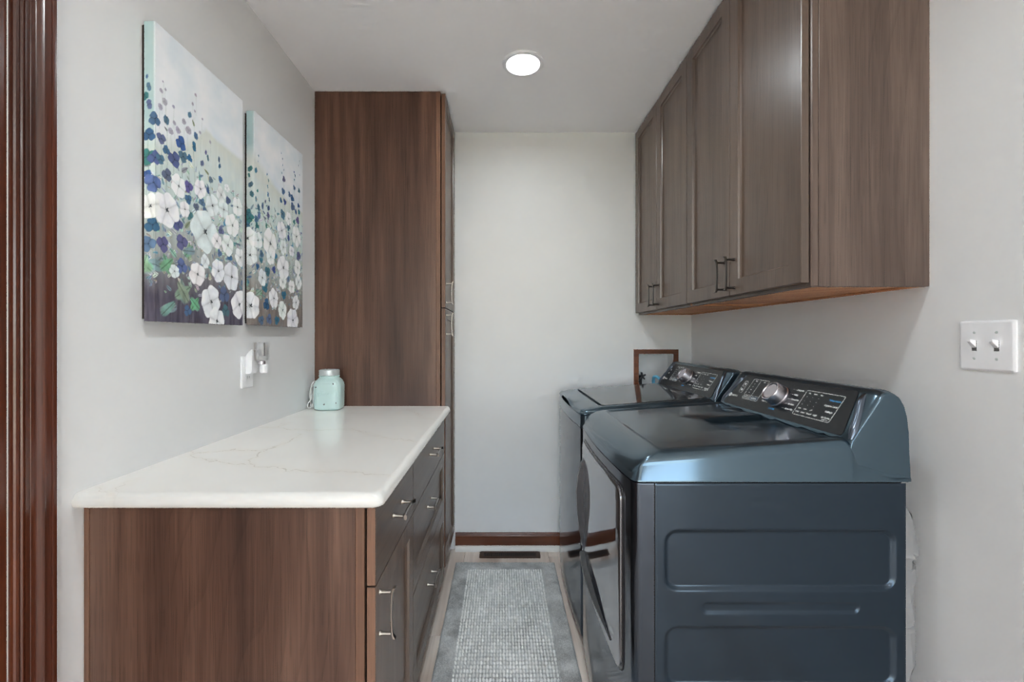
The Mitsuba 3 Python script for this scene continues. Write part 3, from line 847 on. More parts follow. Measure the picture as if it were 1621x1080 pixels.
def machine(key, y0, kind):
    body_z1 = 0.884
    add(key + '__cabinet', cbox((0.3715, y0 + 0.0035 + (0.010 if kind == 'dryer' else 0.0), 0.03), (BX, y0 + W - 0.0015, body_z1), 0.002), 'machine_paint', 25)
    if kind == 'dryer':
        add(key + '__side_panel', side_panel(y0, 0.3725, BX, 0.032, body_z1), 'machine_paint', True)
        lab(key + '__side_panel', 'dark blue metal side with pressed rounded recesses')
        add(key + '__seam', cbox((0.3697, y0 + 0.003, 0.034), (0.3722, y0 + 0.012, body_z1 - 0.002), 0.0002), 'dark_gap', False)
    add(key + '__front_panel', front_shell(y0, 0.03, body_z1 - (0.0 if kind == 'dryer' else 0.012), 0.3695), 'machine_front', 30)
    for k, (fx, fy) in enumerate(((0.36, y0 + 0.06), (0.36, y0 + W - 0.06), (0.94, y0 + 0.06), (0.94, y0 + W - 0.06))):
        add(key + '__foot', lathe([(0.016, 0.0), (0.022, 0.001), (0.022, 0.010), (0.010, 0.012), (0.010, 0.031)], 20, (fx, fy, 0.0)), 'gasket', 30)
    if kind == 'dryer':
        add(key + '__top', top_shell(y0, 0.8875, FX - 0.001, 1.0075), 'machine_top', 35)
        add(key + '__gap', cbox((FX + 0.012, y0 + 0.008, 0.882), (0.978, y0 + W - 0.008, 0.8885), 0.0005), 'dark_gap', False)
    else:
        # fixed rim below, hinged lid above
        pts, ang = ring2(FX - 0.001, 1.0075, y0, y0 + W, 0.022, 8, 20)
        fx = np.clip((0.9 - pts[:, 0]) / 0.5, 0, 1)
        pts = np.column_stack([pts[:, 0] - bow(np.clip((pts[:, 1] - y0) / W, 0, 1)) * fx, pts[:, 1]])
        ctr = pts.mean(0)
        rr = [np.column_stack([ctr + (pts - ctr) * s, np.full(len(pts), z)]) for z, s in ((0.8765, 0.99), (0.875, 1.0), (0.924, 1.0), (0.927, 0.992), (0.927, 0.93))]
        add(key + '__rim', loft(rr), 'machine_top', 35)
        add(key + '__gap', cbox((FX + 0.012, y0 + 0.008, 0.868), (0.978, y0 + W - 0.008, 0.880), 0.0005), 'dark_gap', False)
        add(key + '__lid', top_shell(y0, 0.9300, FX - 0.004, 0.8800, scoop=0.024, inset_f=0.085), 'machine_top', 35)
        add(key + '__lid__gap', cbox((FX + 0.010, y0 + 0.010, 0.9265), (0.86, y0 + W - 0.010, 0.9330), 0.0005), 'dark_gap', False)
        gl = rrect(0.415, 0.848, y0 + 0.046, y0 + W - 0.046, 0.012, 6)
        g = prism(gl, 'z', -0.0010, 0.0024)
        v = np.array(g.vertices)
        v[:, 2] += zdeck(v[:, 0])
        add(key + '__lid__glass', trimesh.Trimesh(v, g.faces, process=False), 'door_glass', 25)
        lab(key + '__lid__glass', 'dark glossy glass lid window')
    add(key + '__console', console(y0), 'machine_top', 35)
    pl = sg.Polygon([(-0.012, 0.002), (0.580, 0.002), (0.543, 0.1330), (0.0285, 0.1330)]).buffer(-0.010).buffer(0.010, 8)
    slab = trimesh.creation.extrude_polygon(pl, 0.0030, engine='earcut')
    slab.apply_translation([0, 0, -0.0012])
    add(key + '__console__control_panel', on_panel(slab, y0), 'control_black', 25)
    lab(key + '__console__control_panel', 'black control panel with white markings')
    w, b, nv = MARKS[kind]
    add(key + '__console__white_markings', on_panel(w, y0, 0.0019), 'print_white', False)
    add(key + '__console__blue_markings', on_panel(b, y0, 0.0019), 'print_blue', False)
    add(key + '__console__mode_field', on_panel(nv, y0, 0.0016), 'print_navy', False)
    for k_ in ('white_markings', 'blue_markings'):
        lab(key + '__console__' + k_, kind='stuff')
    kb, kc = knob()
    for m, nm, mt in ((kb, 'knob', 'chrome'), (kc, 'knob_cap', 'silver_trim')):
        m = m.copy()
        m.apply_translation([0.2700, 0.0715, 0.0017])
        add(key + '__console__' + nm, on_panel(m, y0), mt, 25)
    # bright rounded end trims of the console face
    for s_bot, s_top in ((0.600, 0.562), (-0.030, 0.008)):
        p = np.array([[s_bot, 0.002, -0.007], [s_bot - 0.003 * np.sign(s_bot - 0.3), 0.02, -0.0042], [0.5 * (s_bot + s_top), 0.07, -0.0036], [s_top, 0.122, -0.0042], [s_top - 0.002, 0.132, -0.008]])
        q = spline(p, 24)
        m = tube(q, np.r_[np.linspace(0.006, 0.0105, 5), np.full(14, 0.0105), np.linspace(0.0105, 0.006, 5)], 16)
        add(key + '__console__end_trim', on_panel(m, y0), 'silver_trim', 40)
    if kind == 'dryer':
        ya, yb, za, zb = y0 + 0.072, y0 + 0.612, 0.362, 0.852

        def xf(y):
            return FX - bow((y - y0) / W)

        def mkdoor(specs, rc=0.035):
            rings = []
            for ins, h in specs:
                p, _ = ring2(ya + ins, yb - ins, za + ins, zb - ins, max(rc - ins * 0.5, 0.004), 8, 16)
                rings.append(np.stack([xf(p[:, 0]) - h, p[:, 0], p[:, 1]], 1))
            return loft(rings)
        add(key + '__door__gasket', mkdoor([(-0.004, -0.010), (-0.004, 0.002), (-0.002, 0.0035), (0.008, 0.0035), (0.012, -0.002)]), 'gasket', 30)
        add(key + '__door', mkdoor([(0.004, 0.0), (0.004, 0.007), (0.006, 0.0085), (0.012, 0.0090), (0.05, 0.0095), (0.12, 0.0095), (0.20, 0.0095)]), 'door_mirror', 30)
        lab(key + '__door', 'mirror dark glass door with black edge')
        yv = y0 + 0.555
        xd = xf(yv) - 0.0088
        fin = [(xd + 0.004, 0.800), (xd - 0.010, 0.775), (xd - 0.022, 0.730), (xd - 0.028, 0.665), (xd - 0.026, 0.600), (xd - 0.018, 0.530), (xd - 0.008, 0.470), (xd + 0.004, 0.436)]
        vert = prism(fin, 'y', yv - 0.007, yv + 0.010)
        rings = []
        for t in np.linspace(0, 1, 16):
            y = yv + 0.006 - t * (yv - (y0 + 0.140))
            pr = 0.004 + 0.016 * math.sin(math.pi * min(1.0, 0.25 + 0.75 * t)) * (1 - t ** 4)
            z = 0.440 - 0.038 * t
            hw = 0.011 * (1 - 0.8 * t ** 3)
            x = xf(y) - 0.0085
            rings.append(np.array([(x + 0.003, y, z - hw), (x - pr, y, z - hw * 0.35), (x - pr, y, z + hw * 0.35), (x + 0.003, y, z + hw)]))
        add(key + '__door__handle', cat(vert, loft(rings)), 'black_gloss', 30)
        lab(key + '__door__handle', 'black curved fin handle')


MARKS = {'dryer': markings('dryer'), 'washer': markings('washer')}
machine('dryer', 1.06, 'dryer')
machine('washer', 1.752, 'washer')
lab('dryer', 'dark blue front door dryer with control console, nearest machine on the right', 'dryer')
lab('washer', 'dark blue top lid washer behind the dryer, by the back wall', 'washing machine')

# foil exhaust duct behind the dryer
dz_ = [(0.815, 0.004, 0.03), (0.807, 0.022, 0.045), (0.775, 0.042, 0.05), (0.735, 0.046, 0.052), (0.690, 0.0535, 0.055), (0.678, 0.0530, 0.055), (0.672, 0.0455, 0.05), (0.652, 0.0455, 0.05), (0.648, 0.0520, 0.055), (0.615, 0.0515, 0.055), (0.598, 0.042, 0.05),
       (0.562, 0.040, 0.048), (0.552, 0.048, 0.052), (0.520, 0.0500, 0.055), (0.508, 0.0490, 0.054), (0.498, 0.0400, 0.047), (0.484, 0.0460, 0.052), (0.40, 0.0450, 0.052), (0.35, 0.020, 0.045), (0.30, 0.018, 0.045), (0.12, 0.020, 0.05)]
rings = []
for i_, (z, rx, ry) in enumerate(dz_):
    a = np.linspace(0, 2 * np.pi, 14, endpoint=False) + 0.1 * (i_ % 2)
    wob = 1 + 0.06 * np.sin(3 * a + i_)
    rings.append(np.stack([1.0260 + rx * np.cos(a) * wob * 0.98, 1.155 + ry * np.sin(a) * wob, np.full(14, z) + 0.004 * np.sin(2 * a + i_)], 1))
duct = loft(rings)
dv = np.array(duct.vertices)
dv[:, 0] = np.clip(dv[:, 0], BX + 0.002, XR - 0.002)
add('exhaust_duct', trimesh.Trimesh(dv, duct.faces, process=False), 'foil', 22)
lab('exhaust_duct', 'crumpled pale foil exhaust duct between the dryer back and the wall', 'duct')

# ------------------------------------------------------------------ washer outlet box in the back wall
x0, x1, z0, z1 = OBX
o = sg.box(x0 - 0.026, z0 - 0.026, x1 + 0.034, z1 + 0.026)
for nm, pts in (('', [(x0 - 0.026, z0 - 0.026), (x0, z0), (x0, z1), (x0 - 0.026, z1 + 0.026)]), ('', [(x1 + 0.026, z0 - 0.026), (x1, z0), (x1, z1), (x1 + 0.026, z1 + 0.026)]),
                ('', [(x0 - 0.026, z1 + 0.026), (x0, z1), (x1, z1), (x1 + 0.026, z1 + 0.026)]), ('', [(x0 - 0.026, z0 - 0.026), (x0, z0), (x1, z0), (x1 + 0.026, z0 - 0.026)])):
    add('outlet_box__frame_rail', prism(pts, 'y', YB - 0.014, YB), 'wood_trim_flat', 25)
ib = sg.box(x0 + 0.0005, z0 + 0.0005, x1 - 0.0005, z1 - 0.0005)
add('outlet_box__recess', cat(prism(ib.difference(ib.buffer(-0.003)), 'y', YB - 0.004, YB + 0.075), prism(ib, 'y', YB + 0.075, YB + 0.078)), 'box_plastic', 25)
lab('outlet_box', 'white recessed washer outlet box with brown wood frame on the back wall', 'outlet box')
vx, vz = x0 + 0.030, 1.012
va = []
for k in range(5):
    a = k * 2 * math.pi / 5 + 0.4
    va.append(hull(np.vstack([dome((vx, YB + 0.025, vz), 0.006).vertices, dome((vx + 0.019 * math.cos(a), YB + 0.022, vz + 0.019 * math.sin(a)), 0.0055).vertices])))
va.append(tube([(vx, YB + 0.025, vz), (vx, YB + 0.05, vz - 0.003), (vx, YB + 0.0745, vz - 0.004)], 0.006, 10))
va.append(tube([(vx, YB + 0.05, vz), (vx, YB + 0.05, vz - 0.03), (vx, YB + 0.05, z0 + 0.006)], 0.008, 10))
add('outlet_box__valve', cat(*va), 'valve_black', 40)
hs = spline([(0.900, YB + 0.050, 0.940), (0.901, YB + 0.045, 0.975), (0.893, YB + 0.012, 1.006), (0.900, YB - 0.03, 1.010), (0.92, YB - 0.06, 0.97), (0.95, YB - 0.06, 0.88)], 40)
add('water_hose', tube(hs, 0.009, 12), 'hose_cyan', 40)
lab('water_hose', 'light blue water hose leaving the outlet box behind the washer', 'hose')

# ------------------------------------------------------------------ light switch and wall outlet
sy, sz = 0.993, 1.2205
add('light_switch__plate', place(loft([np.column_stack([ring2(-0.0575 + i, 0.0575 - i, -0.0575 + i, 0.0575 - i, 0.004, 4, 4)[0], np.full(len(ring2(0, 1, 0, 1, .1, 4, 4)[0]), h)]) for i, h in ((0, 0), (0, 0.0035), (0.003, 0.0060), (0.006, 0.0066))]), (XR - 0.0002, sy, sz), (0, -1, 0), (0, 0, 1), (-1, 0, 0)), 'white_plastic', 30)
for s in (-0.023, 0.023):
    add('light_switch__slot', cbox((XR - 0.0072, sy + s - 0.0052, sz - 0.0122), (XR - 0.0065, sy + s + 0.0052, sz + 0.0122), 0.0002), 'slot_dark', False)
    tg = hull([(XR - 0.006, sy + s + a * 0.0046, sz + b) for a in (-1, 1) for b in (-0.006, 0.0115)] + [(XR - 0.0205, sy + s + a * 0.0036, sz + b) for a in (-1, 1) for b in (0.0095, 0.0150)])
    add('light_switch__toggle', tg, 'white_plastic', 25)
    for b in (-0.030, 0.030):
        add('light_switch__screw', place(lathe([(0.0032, 0), (0.0030, 0.0009), (0.0015, 0.0013), (0.0003, 0.0013)], 14), (XR - 0.0066, sy + s, sz + b), (0, 1, 0), (0, 0, 1), (-1, 0, 0)), 'tin', 30)
lab('light_switch', 'white two gang toggle light switch on the right wall', 'light switch')

oy, oz = 1.556, 1.117
add('wall_outlet__plate', place(loft([np.column_stack([ring2(-0.035 + i, 0.035 - i, -0.057 + i, 0.057 - i, 0.004, 4, 4)[0], np.full(len(ring2(0, 1, 0, 1, .1, 4, 4)[0]), h)]) for i, h in ((0, 0), (0, 0.0035), (0.003, 0.0060), (0.006, 0.0066))]), (XL + 0.0002, oy, oz), (0, 1, 0), (0, 0, 1), (1, 0, 0)), 'white_plastic', 30)
for s in (-0.0195, 0.0195):
    f = sg.Point(oy, oz + s).buffer(0.0172, 16).intersection(sg.box(oy - 0.02, oz + s - 0.0135, oy + 0.02, oz + s + 0.0135))
    add('wall_outlet__socket', prism(f, 'x', XL + 0.0062, XL + 0.0078), 'white_plastic', 25)
for dy in (-0.006, 0.006):
    add('wall_outlet__slot', cbox((XL + 0.0074, oy + dy - 0.001, oz - 0.0225), (XL + 0.0080, oy + dy + 0.001, oz - 0.0150), 0.0001), 'slot_dark', False)
lab('wall_outlet', 'white wall outlet plate on the left wall above the counter', 'outlet')

# plug-in night light with faceted crystal shade
bodyp = [(XL + 0.0082, 1.110), (XL + 0.026, 1.112), (XL + 0.0305, 1.122), (XL + 0.0305, 1.180), (XL + 0.031, 1.186), (XL + 0.0325, 1.189), (XL + 0.0325, 1.196), (XL + 0.030, 1.198), (XL + 0.020, 1.190), (XL + 0.011, 1.178), (XL + 0.0082, 1.165)]
bodym = prism(bodyp, 'y', oy - 0.018, oy + 0.018)
add('night_light__body', bodym, 'white_plastic', 35)
cx_ = XL + 0.064
cx_ = XL + 0.056
add('night_light__socket', lathe([(0.006, 1.112), (0.0125, 1.114), (0.0135, 1.122), (0.0135, 1.140), (0.010, 1.145), (0.004, 1.146)], 24, (cx_ + 0.004, oy + 0.006, 0)), 'white_plastic', 30)
add('night_light__collar', lathe([(0.0090, 1.1440), (0.0120, 1.1455), (0.0120, 1.1560), (0.006, 1.1570)], 24, (cx_, oy, 0)), 'chrome', 30)
cr = []
for r, z in ((0.0170, 1.1575), (0.0235, 1.1615), (0.0245, 1.168), (0.0225, 1.172), (0.0245, 1.176), (0.0245, 1.216), (0.0215, 1.223), (0.0120, 1.223), (0.0115, 1.176), (0.010, 1.174)):
    a = np.linspace(0, 2 * np.pi, 10, endpoint=False)
    cr.append(np.stack([cx_ + r * np.cos(a), oy + r * np.sin(a), np.full(10, z)], 1))
add('night_light__shade', loft(cr), 'crystal', False)
lab('night_light', 'white plug in night light with clear faceted crystal shade on the wall outlet', 'night light')

# ------------------------------------------------------------------ mint jar warmer with its cord
jx, jy, jz = -0.8045, 2.030, CZ1 + 0.0003
jr = []
for hw, z, e in ((0.046, 0.0, 3.2), (0.054, 0.004, 4.0), (0.0575, 0.012, 4.5), (0.0580, 0.05, 4.5), (0.0585, 0.105, 4.5), (0.0570, 0.122, 4.0), (0.0520, 0.135, 3.2), (0.0460, 0.143, 2.5), (0.0425, 0.147, 2.0), (0.0418, 0.151, 2.0), (0.0445, 0.1535, 2.0), (0.0445, 0.156, 2.0), (0.0418, 0.158, 2.0), (0.0415, 0.172, 2.0)):
    a = np.linspace(0, 2 * np.pi, 64, endpoint=False)
    ca, sa = np.cos(a), np.sin(a)
    k = (np.abs(ca) ** e + np.abs(sa) ** e) ** (-1 / e)
    c2, s2 = math.cos(0.12), math.sin(0.12)
    X, Y = hw * k * ca * 1.06, hw * k * sa * 0.94
    jr.append(np.stack([jx + X * c2 - Y * s2, jy + X * s2 + Y * c2, np.full(64, jz + z)], 1))
add('mason_jar__body', loft(jr), 'mint', 40)
add('mason_jar__lid', lathe([(0.0425, 0.1580), (0.0455, 0.159), (0.0448, 0.163), (0.0460, 0.166), (0.0450, 0.170), (0.0455, 0.180), (0.0440, 0.1835), (0.0400, 0.1845), (0.038, 0.1825), (0.002, 0.1825)], 48, (jx, jy, jz)), 'tin', 30)
em = meshkit.text_mesh('Mason', 0.020, 0.0012)
ev = np.array(em.vertices)
ev[:, 0] += 0.25 * ev[:, 1]
ev[:, 1] += 0.16 * ev[:, 0]
ew = ev[:, 0].max() - ev[:, 0].min()
em = trimesh.Trimesh(ev, em.faces, process=False)
fx_, fy_ = np.array([math.cos(0.12), math.sin(0.12), 0]), np.array([-math.sin(0.12), math.cos(0.12), 0])
add('mason_jar__embossing', place(em, np.array([jx, jy, jz + 0.066]) - fy_ * 0.0548 - fx_ * ew / 2, fx_, (0, 0, 1), -fy_), 'mint', 25)
for u, z in ((0.030, 0.122), (-0.010, 0.030), (-0.046, 0.108), (0.042, 0.035)):
    add('mason_jar__vent_hole', place(lathe([(0.0030, -0.001), (0.0030, 0.0008), (0.0002, 0.0008)], 12), np.array([jx, jy, jz + z]) - fy_ * (0.0542 if abs(u) < 0.044 else 0.0525) + fx_ * u, fx_, (0, 0, 1), -fy_), 'slot_dark', 30)
lab('mason_jar', 'mint green ceramic jar with pale metal lid in the far corner of the counter', 'jar')
cc = []
base = np.array([jx - 0.078, jy + 0.0, jz])
c_ = [(jx - 0.0665, jy + 0.02, jz + 0.118), (jx - 0.073, jy + 0.005, jz + 0.128), (jx - 0.082, jy - 0.005, jz + 0.108), (jx - 0.080, jy - 0.012, jz + 0.070), (jx - 0.084, jy - 0.016, jz + 0.040), (jx - 0.096, jy - 0.014, jz + 0.022), (jx - 0.090, jy - 0.010, jz + 0.006), (jx - 0.083, jy - 0.004, jz + 0.010),
      (jx - 0.078, jy + 0.004, jz + 0.060), (jx - 0.078, jy + 0.010, jz + 0.110), (jx - 0.087, jy + 0.008, jz + 0.098), (jx - 0.092, jy + 0.006, jz + 0.045), (jx - 0.080, jy + 0.004, jz + 0.008), (jx - 0.074, jy + 0.010, jz + 0.030), (jx - 0.076, jy + 0.016, jz + 0.088), (jx - 0.088, jy + 0.018, jz + 0.062), (jx - 0.085, jy + 0.020, jz + 0.012)]
add('power_cord', cat(tube(spline(c_, 160), 0.0028, 8), cbox((jx - 0.099, jy + 0.012, jz), (jx - 0.080, jy + 0.030, jz + 0.022), 0.003)), 'cord_white', 40)
lab('power_cord', 'bundled white power cord standing beside the mint jar', 'cord')

# ------------------------------------------------------------------ floor register
rx0, rx1, ry0, ry1 = -0.129, 0.2165, 2.447, 2.518
op_ = sg.Polygon(rrect(rx0, rx1, ry0, ry1, 0.008, 4))
inn = sg.box(rx0 + 0.024, ry0 + 0.016, rx1 - 0.024, ry1 - 0.012)
add('floor_register__frame', cat(prism(op_.difference(inn), 'z', 0.0005, 0.005)), 'bronze', 25)
add('floor_register__duct', cbox((rx0 + 0.022, ry0 + 0.014, 0.0003), (rx1 - 0.022, ry1 - 0.010, 0.0012), 0.0001), 'dark_gap', False)
for k in range(26):
    x = rx0 + 0.0295 + k * (rx1 - rx0 - 0.059) / 25
    add('floor_register__louver', cbox((x - 0.0018, ry0 + 0.0155, 0.0012), (x + 0.0018, ry1 - 0.0115, 0.0045), 0.0008), 'bronze', 25)
lab('floor_register', 'brown metal floor register with narrow louvers by the back wall', 'floor vent')

# ------------------------------------------------------------------ rug
gx0, gx1, gy0, gy1 = -0.2555, 0.2875, 0.62, 2.392
fx0, fx1, fy1, fy0 = -0.1805, 0.2145, 2.318, 0.70
xs = np.linspace(gx0, gx1, 150)
ys = np.linspace(gy0, gy1, 420)
X, Y = np.meshgrid(xs, ys)
d = np.minimum(np.minimum(X - gx0, gx1 - X), np.minimum(Y - gy0, gy1 - Y))
q = np.stack([X * 130, Y * 130, np.zeros_like(X)], -1)
h = 0.0105 * np.clip(d / 0.008, 0, 1) ** 0.5 + 0.0035 * (meshkit.fbm(q, 3, 5) - 0.5) * np.clip(d / 0.006, 0, 1) + 0.0012 * (rng.random(X.shape) - 0.5) * (d > 0.002)
inside = (X > fx0 - 0.002) & (X < fx1 + 0.002) & (Y < fy1 + 0.002) & (Y > fy0 - 0.002)
Z = np.where(inside, 0.0050, h)
Z[d < 1e-6] = 0.0008
v = np.stack([X + np.where(d < 0.004, 0.002 * (meshkit.noise(q * 0.15) - 0.5), 0), Y, Z], -1).reshape(-1, 3)
ny, nx = X.shape
i = np.arange(ny * nx).reshape(ny, nx)
a, b, c, e = i[:-1, :-1].ravel(), i[:-1, 1:].ravel(), i[1:, 1:].ravel(), i[1:, :-1].ravel()
f = np.vstack([np.stack([a, b, c], 1), np.stack([a, c, e], 1)])
add('rug__border', trimesh.Trimesh(v, f, process=False), 'rug_pile', True)
tu = trimesh.creation.icosphere(subdivisions=1, radius=1.0)
tv, tf = np.array(tu.vertices), np.array(tu.faces)
px_, py_ = 0.0123, 0.0205
vs, fs = [], []
cnt = 0
for iy in range(int(fy0 / py_), int(fy1 / py_) + 1):
    for ix in range(int(fx0 / px_) - 1, int(fx1 / px_) + 1):
        cx, cy = (ix + 0.5) * px_, (iy + 0.5) * py_
        if not (fx0 < cx < fx1 and fy0 < cy < fy1):
            continue
        r = rng.random(4)
        s = 0.80 + 0.3 * r[0]
        ang = (r[1] - 0.5) * 0.5
        p = tv * [0.0054 * s, 0.0088 * s, 0.0052 + 0.0025 * r[2]]
        p = p @ np.array([[math.cos(ang), math.sin(ang), 0], [-math.sin(ang), math.cos(ang), 0], [0, 0, 1]])
        vs.append(p + [cx + 0.0012 * (r[3] - 0.5), cy + 0.002 * (r[2] - 0.5), 0.0060])
        fs.append(tf + cnt * len(tv))
        cnt += 1
add('rug__loops', trimesh.Trimesh(np.vstack(vs), np.vstack(fs), process=False), 'rug_tuft', True)
lab('rug__loops', 'pale woven loops of the rug field', kind='stuff')
lab('rug', 'grey runner rug with pale looped centre on the plank floor', 'rug')

# ------------------------------------------------------------------ the two canvas paintings
PWM, PHM, PD = 372, 760, 28           # width, height and depth of a canvas in millimetres


def paint(seed, hill, low, W_, B_, P_, L_, tealshift):
    r = np.random.default_rng(seed)
    st = 1.6
    us = np.r_[np.arange(-PD, 0, st), np.arange(0, PWM + 0.1, st)]
    us[-1] = PWM
    vs_ = np.linspace(0, PHM, int(PHM / st) + 1)
    U, Vv = np.meshgrid(us, vs_)
    q = np.stack([U / 60, Vv / 60, np.full_like(U, seed)], -1)
    n1 = meshkit.fbm(q, 4, seed)
    n2 = meshkit.fbm(np.stack([U / 9, Vv / 70, np.full_like(U, seed)], -1), 3, seed + 1)
    n3 = meshkit.fbm(q * 3.0, 3, seed + 2)
    stops = np.array([0, 60, 130, 200, 280, 380, 470, 540, 600, 760.0])
    cols = np.array([low, low, np.array(low) * 0.5 + np.array((150, 152, 150)) * 0.5, (160, 166, 164), (186, 196, 193), (200, 214, 212), (212, 222, 219), (218, 223, 219), (226, 230, 232), (216, 226, 231)], float)
    vv = Vv + (n1 - 0.5) * 60
    C = np.stack([np.interp(vv, stops, cols[:, k]) for k in range(3)], -1)
    C += (n2[..., None] - 0.5) * np.interp(Vv, [0, 260, 400, 760], [60, 40, 16, 6])[..., None]
    C += (n3[..., None] - 0.5) * np.array([12, 6, 0]) * np.interp(Vv, [0, 500, 760], [1, 0.8, 0.4])[..., None]
    # sky above the hill
    hl = np.interp(U, hill[0], hill[1]) + (n1 - 0.5) * 18
    s = np.clip((Vv - hl) / np.interp(U, [0, 200], [60.0, 14.0]), 0, 1)[..., None]
    side = np.clip(-U / 6.0, 0, 1)[..., None]
    sky = np.array([228, 232, 236.0]) * (1 - side) + side * np.array([176, 200, 202.0]) + (n1[..., None] - 0.5) * np.array([30, 18, 12])
    below = np.clip(1 - (hl - Vv) / 70.0, 0, 1)[..., None] * (1 - s)
    C = C * (1 - 0.5 * below) + 0.5 * below * np.array([208, 212, 202])
    C = C * (1 - s) + sky * s

    def blend(mask, col):
        return mask[..., None] * np.asarray(col, float)

    def region(u, v, R):
        a0, a1 = np.searchsorted(vs_, [v - R, v + R])
        b0, b1 = np.searchsorted(us, [u - R, u + R])
        return slice(a0, a1), slice(b0, b1)

    def flower(u, v, R, col, petals, center, jit=10, dark=0.16, squash=1.0, lobe=0.15):
        sl = region(u, v, R * 1.5)
        du, dv = U[sl] - u, (Vv[sl] - v) / squash
        if du.size == 0:
            return
        rad = np.hypot(du, dv)
        th = np.arctan2(dv, du)
        ph = r.random() * 6.3
        lob = np.abs(np.cos(petals * 0.5 * (th - ph)))
        edge = R * (1.06 - 0.9 * lobe + lobe * lob ** 0.7 + 0.05 * np.sin(2 * th + ph * 2) + 0.05 * np.sin(7 * th + ph))
        m = np.clip((edge - rad) / 1.6, 0, 1)
        c = np.asarray(col, float) + (r.random(3) - 0.5) * jit
        sh = 1 - dark * (1 - lob) ** 3 - 0.10 * np.clip(1 - rad / (0.55 * R), 0, 1) + 0.05 * np.clip(rad / edge - 0.6, 0, 1)
        sh = sh * (1 + (n3[sl] - 0.5) * 0.16)
        cc_ = c[None, None] * sh[..., None]
        m2 = np.clip((edge - rad) / 1.6, 0, 1) * np.clip((rad - edge + 2.4) / 1.6, 0, 1)
        cc_ = cc_ * (1 - 0.10 * m2[..., None])
        C[sl] = C[sl] * (1 - m[..., None] * 0.95) + blend(m * 0.95, 1) * cc_
        if center:
            rc = max(R * 0.13, 1.8)
            cm = np.clip((rc * (1 + 0.4 * np.sin(5 * th + ph)) - np.hypot(du - 0.05 * R, dv)) / 1.2, 0, 1)
            C[sl] = C[sl] * (1 - cm[..., None]) + blend(cm, center)

    def stem(u, v0, v1, col):
        sl = region(u, 0.5 * (v0 + v1), max(abs(v1 - v0) / 2, 6))
        x = U[sl] - u - 3 * np.sin((Vv[sl] - v0) / 40 + u)
        m = np.clip(1.2 - np.abs(x), 0, 1) * ((Vv[sl] > v0) & (Vv[sl] < v1)) * 0.45
        C[sl] = C[sl] * (1 - m[..., None]) + blend(m, col)

    def leaf(u, v, R, col):
        for k in range(3 if R > 18 else 1):
            a = r.random() * 3.14 + 0.2
            ca, sa = math.cos(a), math.sin(a)
            sl = region(u, v, R * 1.3)
            du, dv = U[sl] - u, Vv[sl] - v
            x, y = du * ca + dv * sa, -du * sa + dv * ca
            m = np.clip((1 - (x / R) ** 2 - (y / (0.42 * R * (1 - 0.4 * x / R))) ** 2) * 3, 0, 1) * 0.85
            c = np.asarray(col) + (r.random(3) - 0.5) * 34
            t = np.clip(np.abs(y) / 2.0, 0.75, 1.0) * (1 + (n3[sl] - 0.5) * 0.4)
            C[sl] = C[sl] * (1 - m[..., None]) + m[..., None] * (c[None, None] * t[..., None])

    tints = [(170, 200, 204), (190, 206, 202), (236, 241, 240), (132, 164, 184), (206, 206, 196), (226, 234, 234), (112, 146, 172)]
    for k in range(520):
        u, v = r.uniform(-PD, PWM), 60 + 400 * r.beta(1.6, 1.5)
        leaf(u, v, r.uniform(5, 12), tints[int(r.random() * 7)])
    for u, v, R in P_:
        stem(u, v - 60, v, (176, 186, 180))
    for u, v, R in B_:
        if R > 8:
            stem(u, max(v - 110, 5), v, (110, 135, 125))
    for u, v, R in L_:
        leaf(u, v, R * 1.15, (126, 166, 148) if v < 230 else (140, 150, 134))
    for u, v, R in P_:
        flower(u, v, R * 1.05, (176, 172, 186), 3, None, 8)
    for k, (u, v, R) in enumerate(B_):
        base_c = [(60, 96, 136), (78, 118, 152), (90, 108, 144), (66, 112, 132), (84, 98, 136)][int(r.random() * 5)]
        if tealshift and (u, v, R) in tealshift:
            base_c = (70, 120, 130)
        flower(u, v, R * 1.06, base_c, 3 if R > 9 else 2, (30, 50, 84) if R > 12 else None, 26, 0.30, 1.0 if R > 9 else 1.5, 0.42)
    for k, (u, v, R) in enumerate(W_):
        flower(u, v, R * 1.24, (247, 250, 251) if r.random() < 0.75 else (230, 238, 239), 4 if r.random() < 0.6 else 5, (48, 56, 62), 8, 0.13, 1.08)
    C = np.clip(C * 1.02, 8, 250) / 255
    lin = np.where(C > 0.04045, ((C + 0.055) / 1.055) ** 2.4, C / 12.92)
    return us, vs_, U, Vv, lin


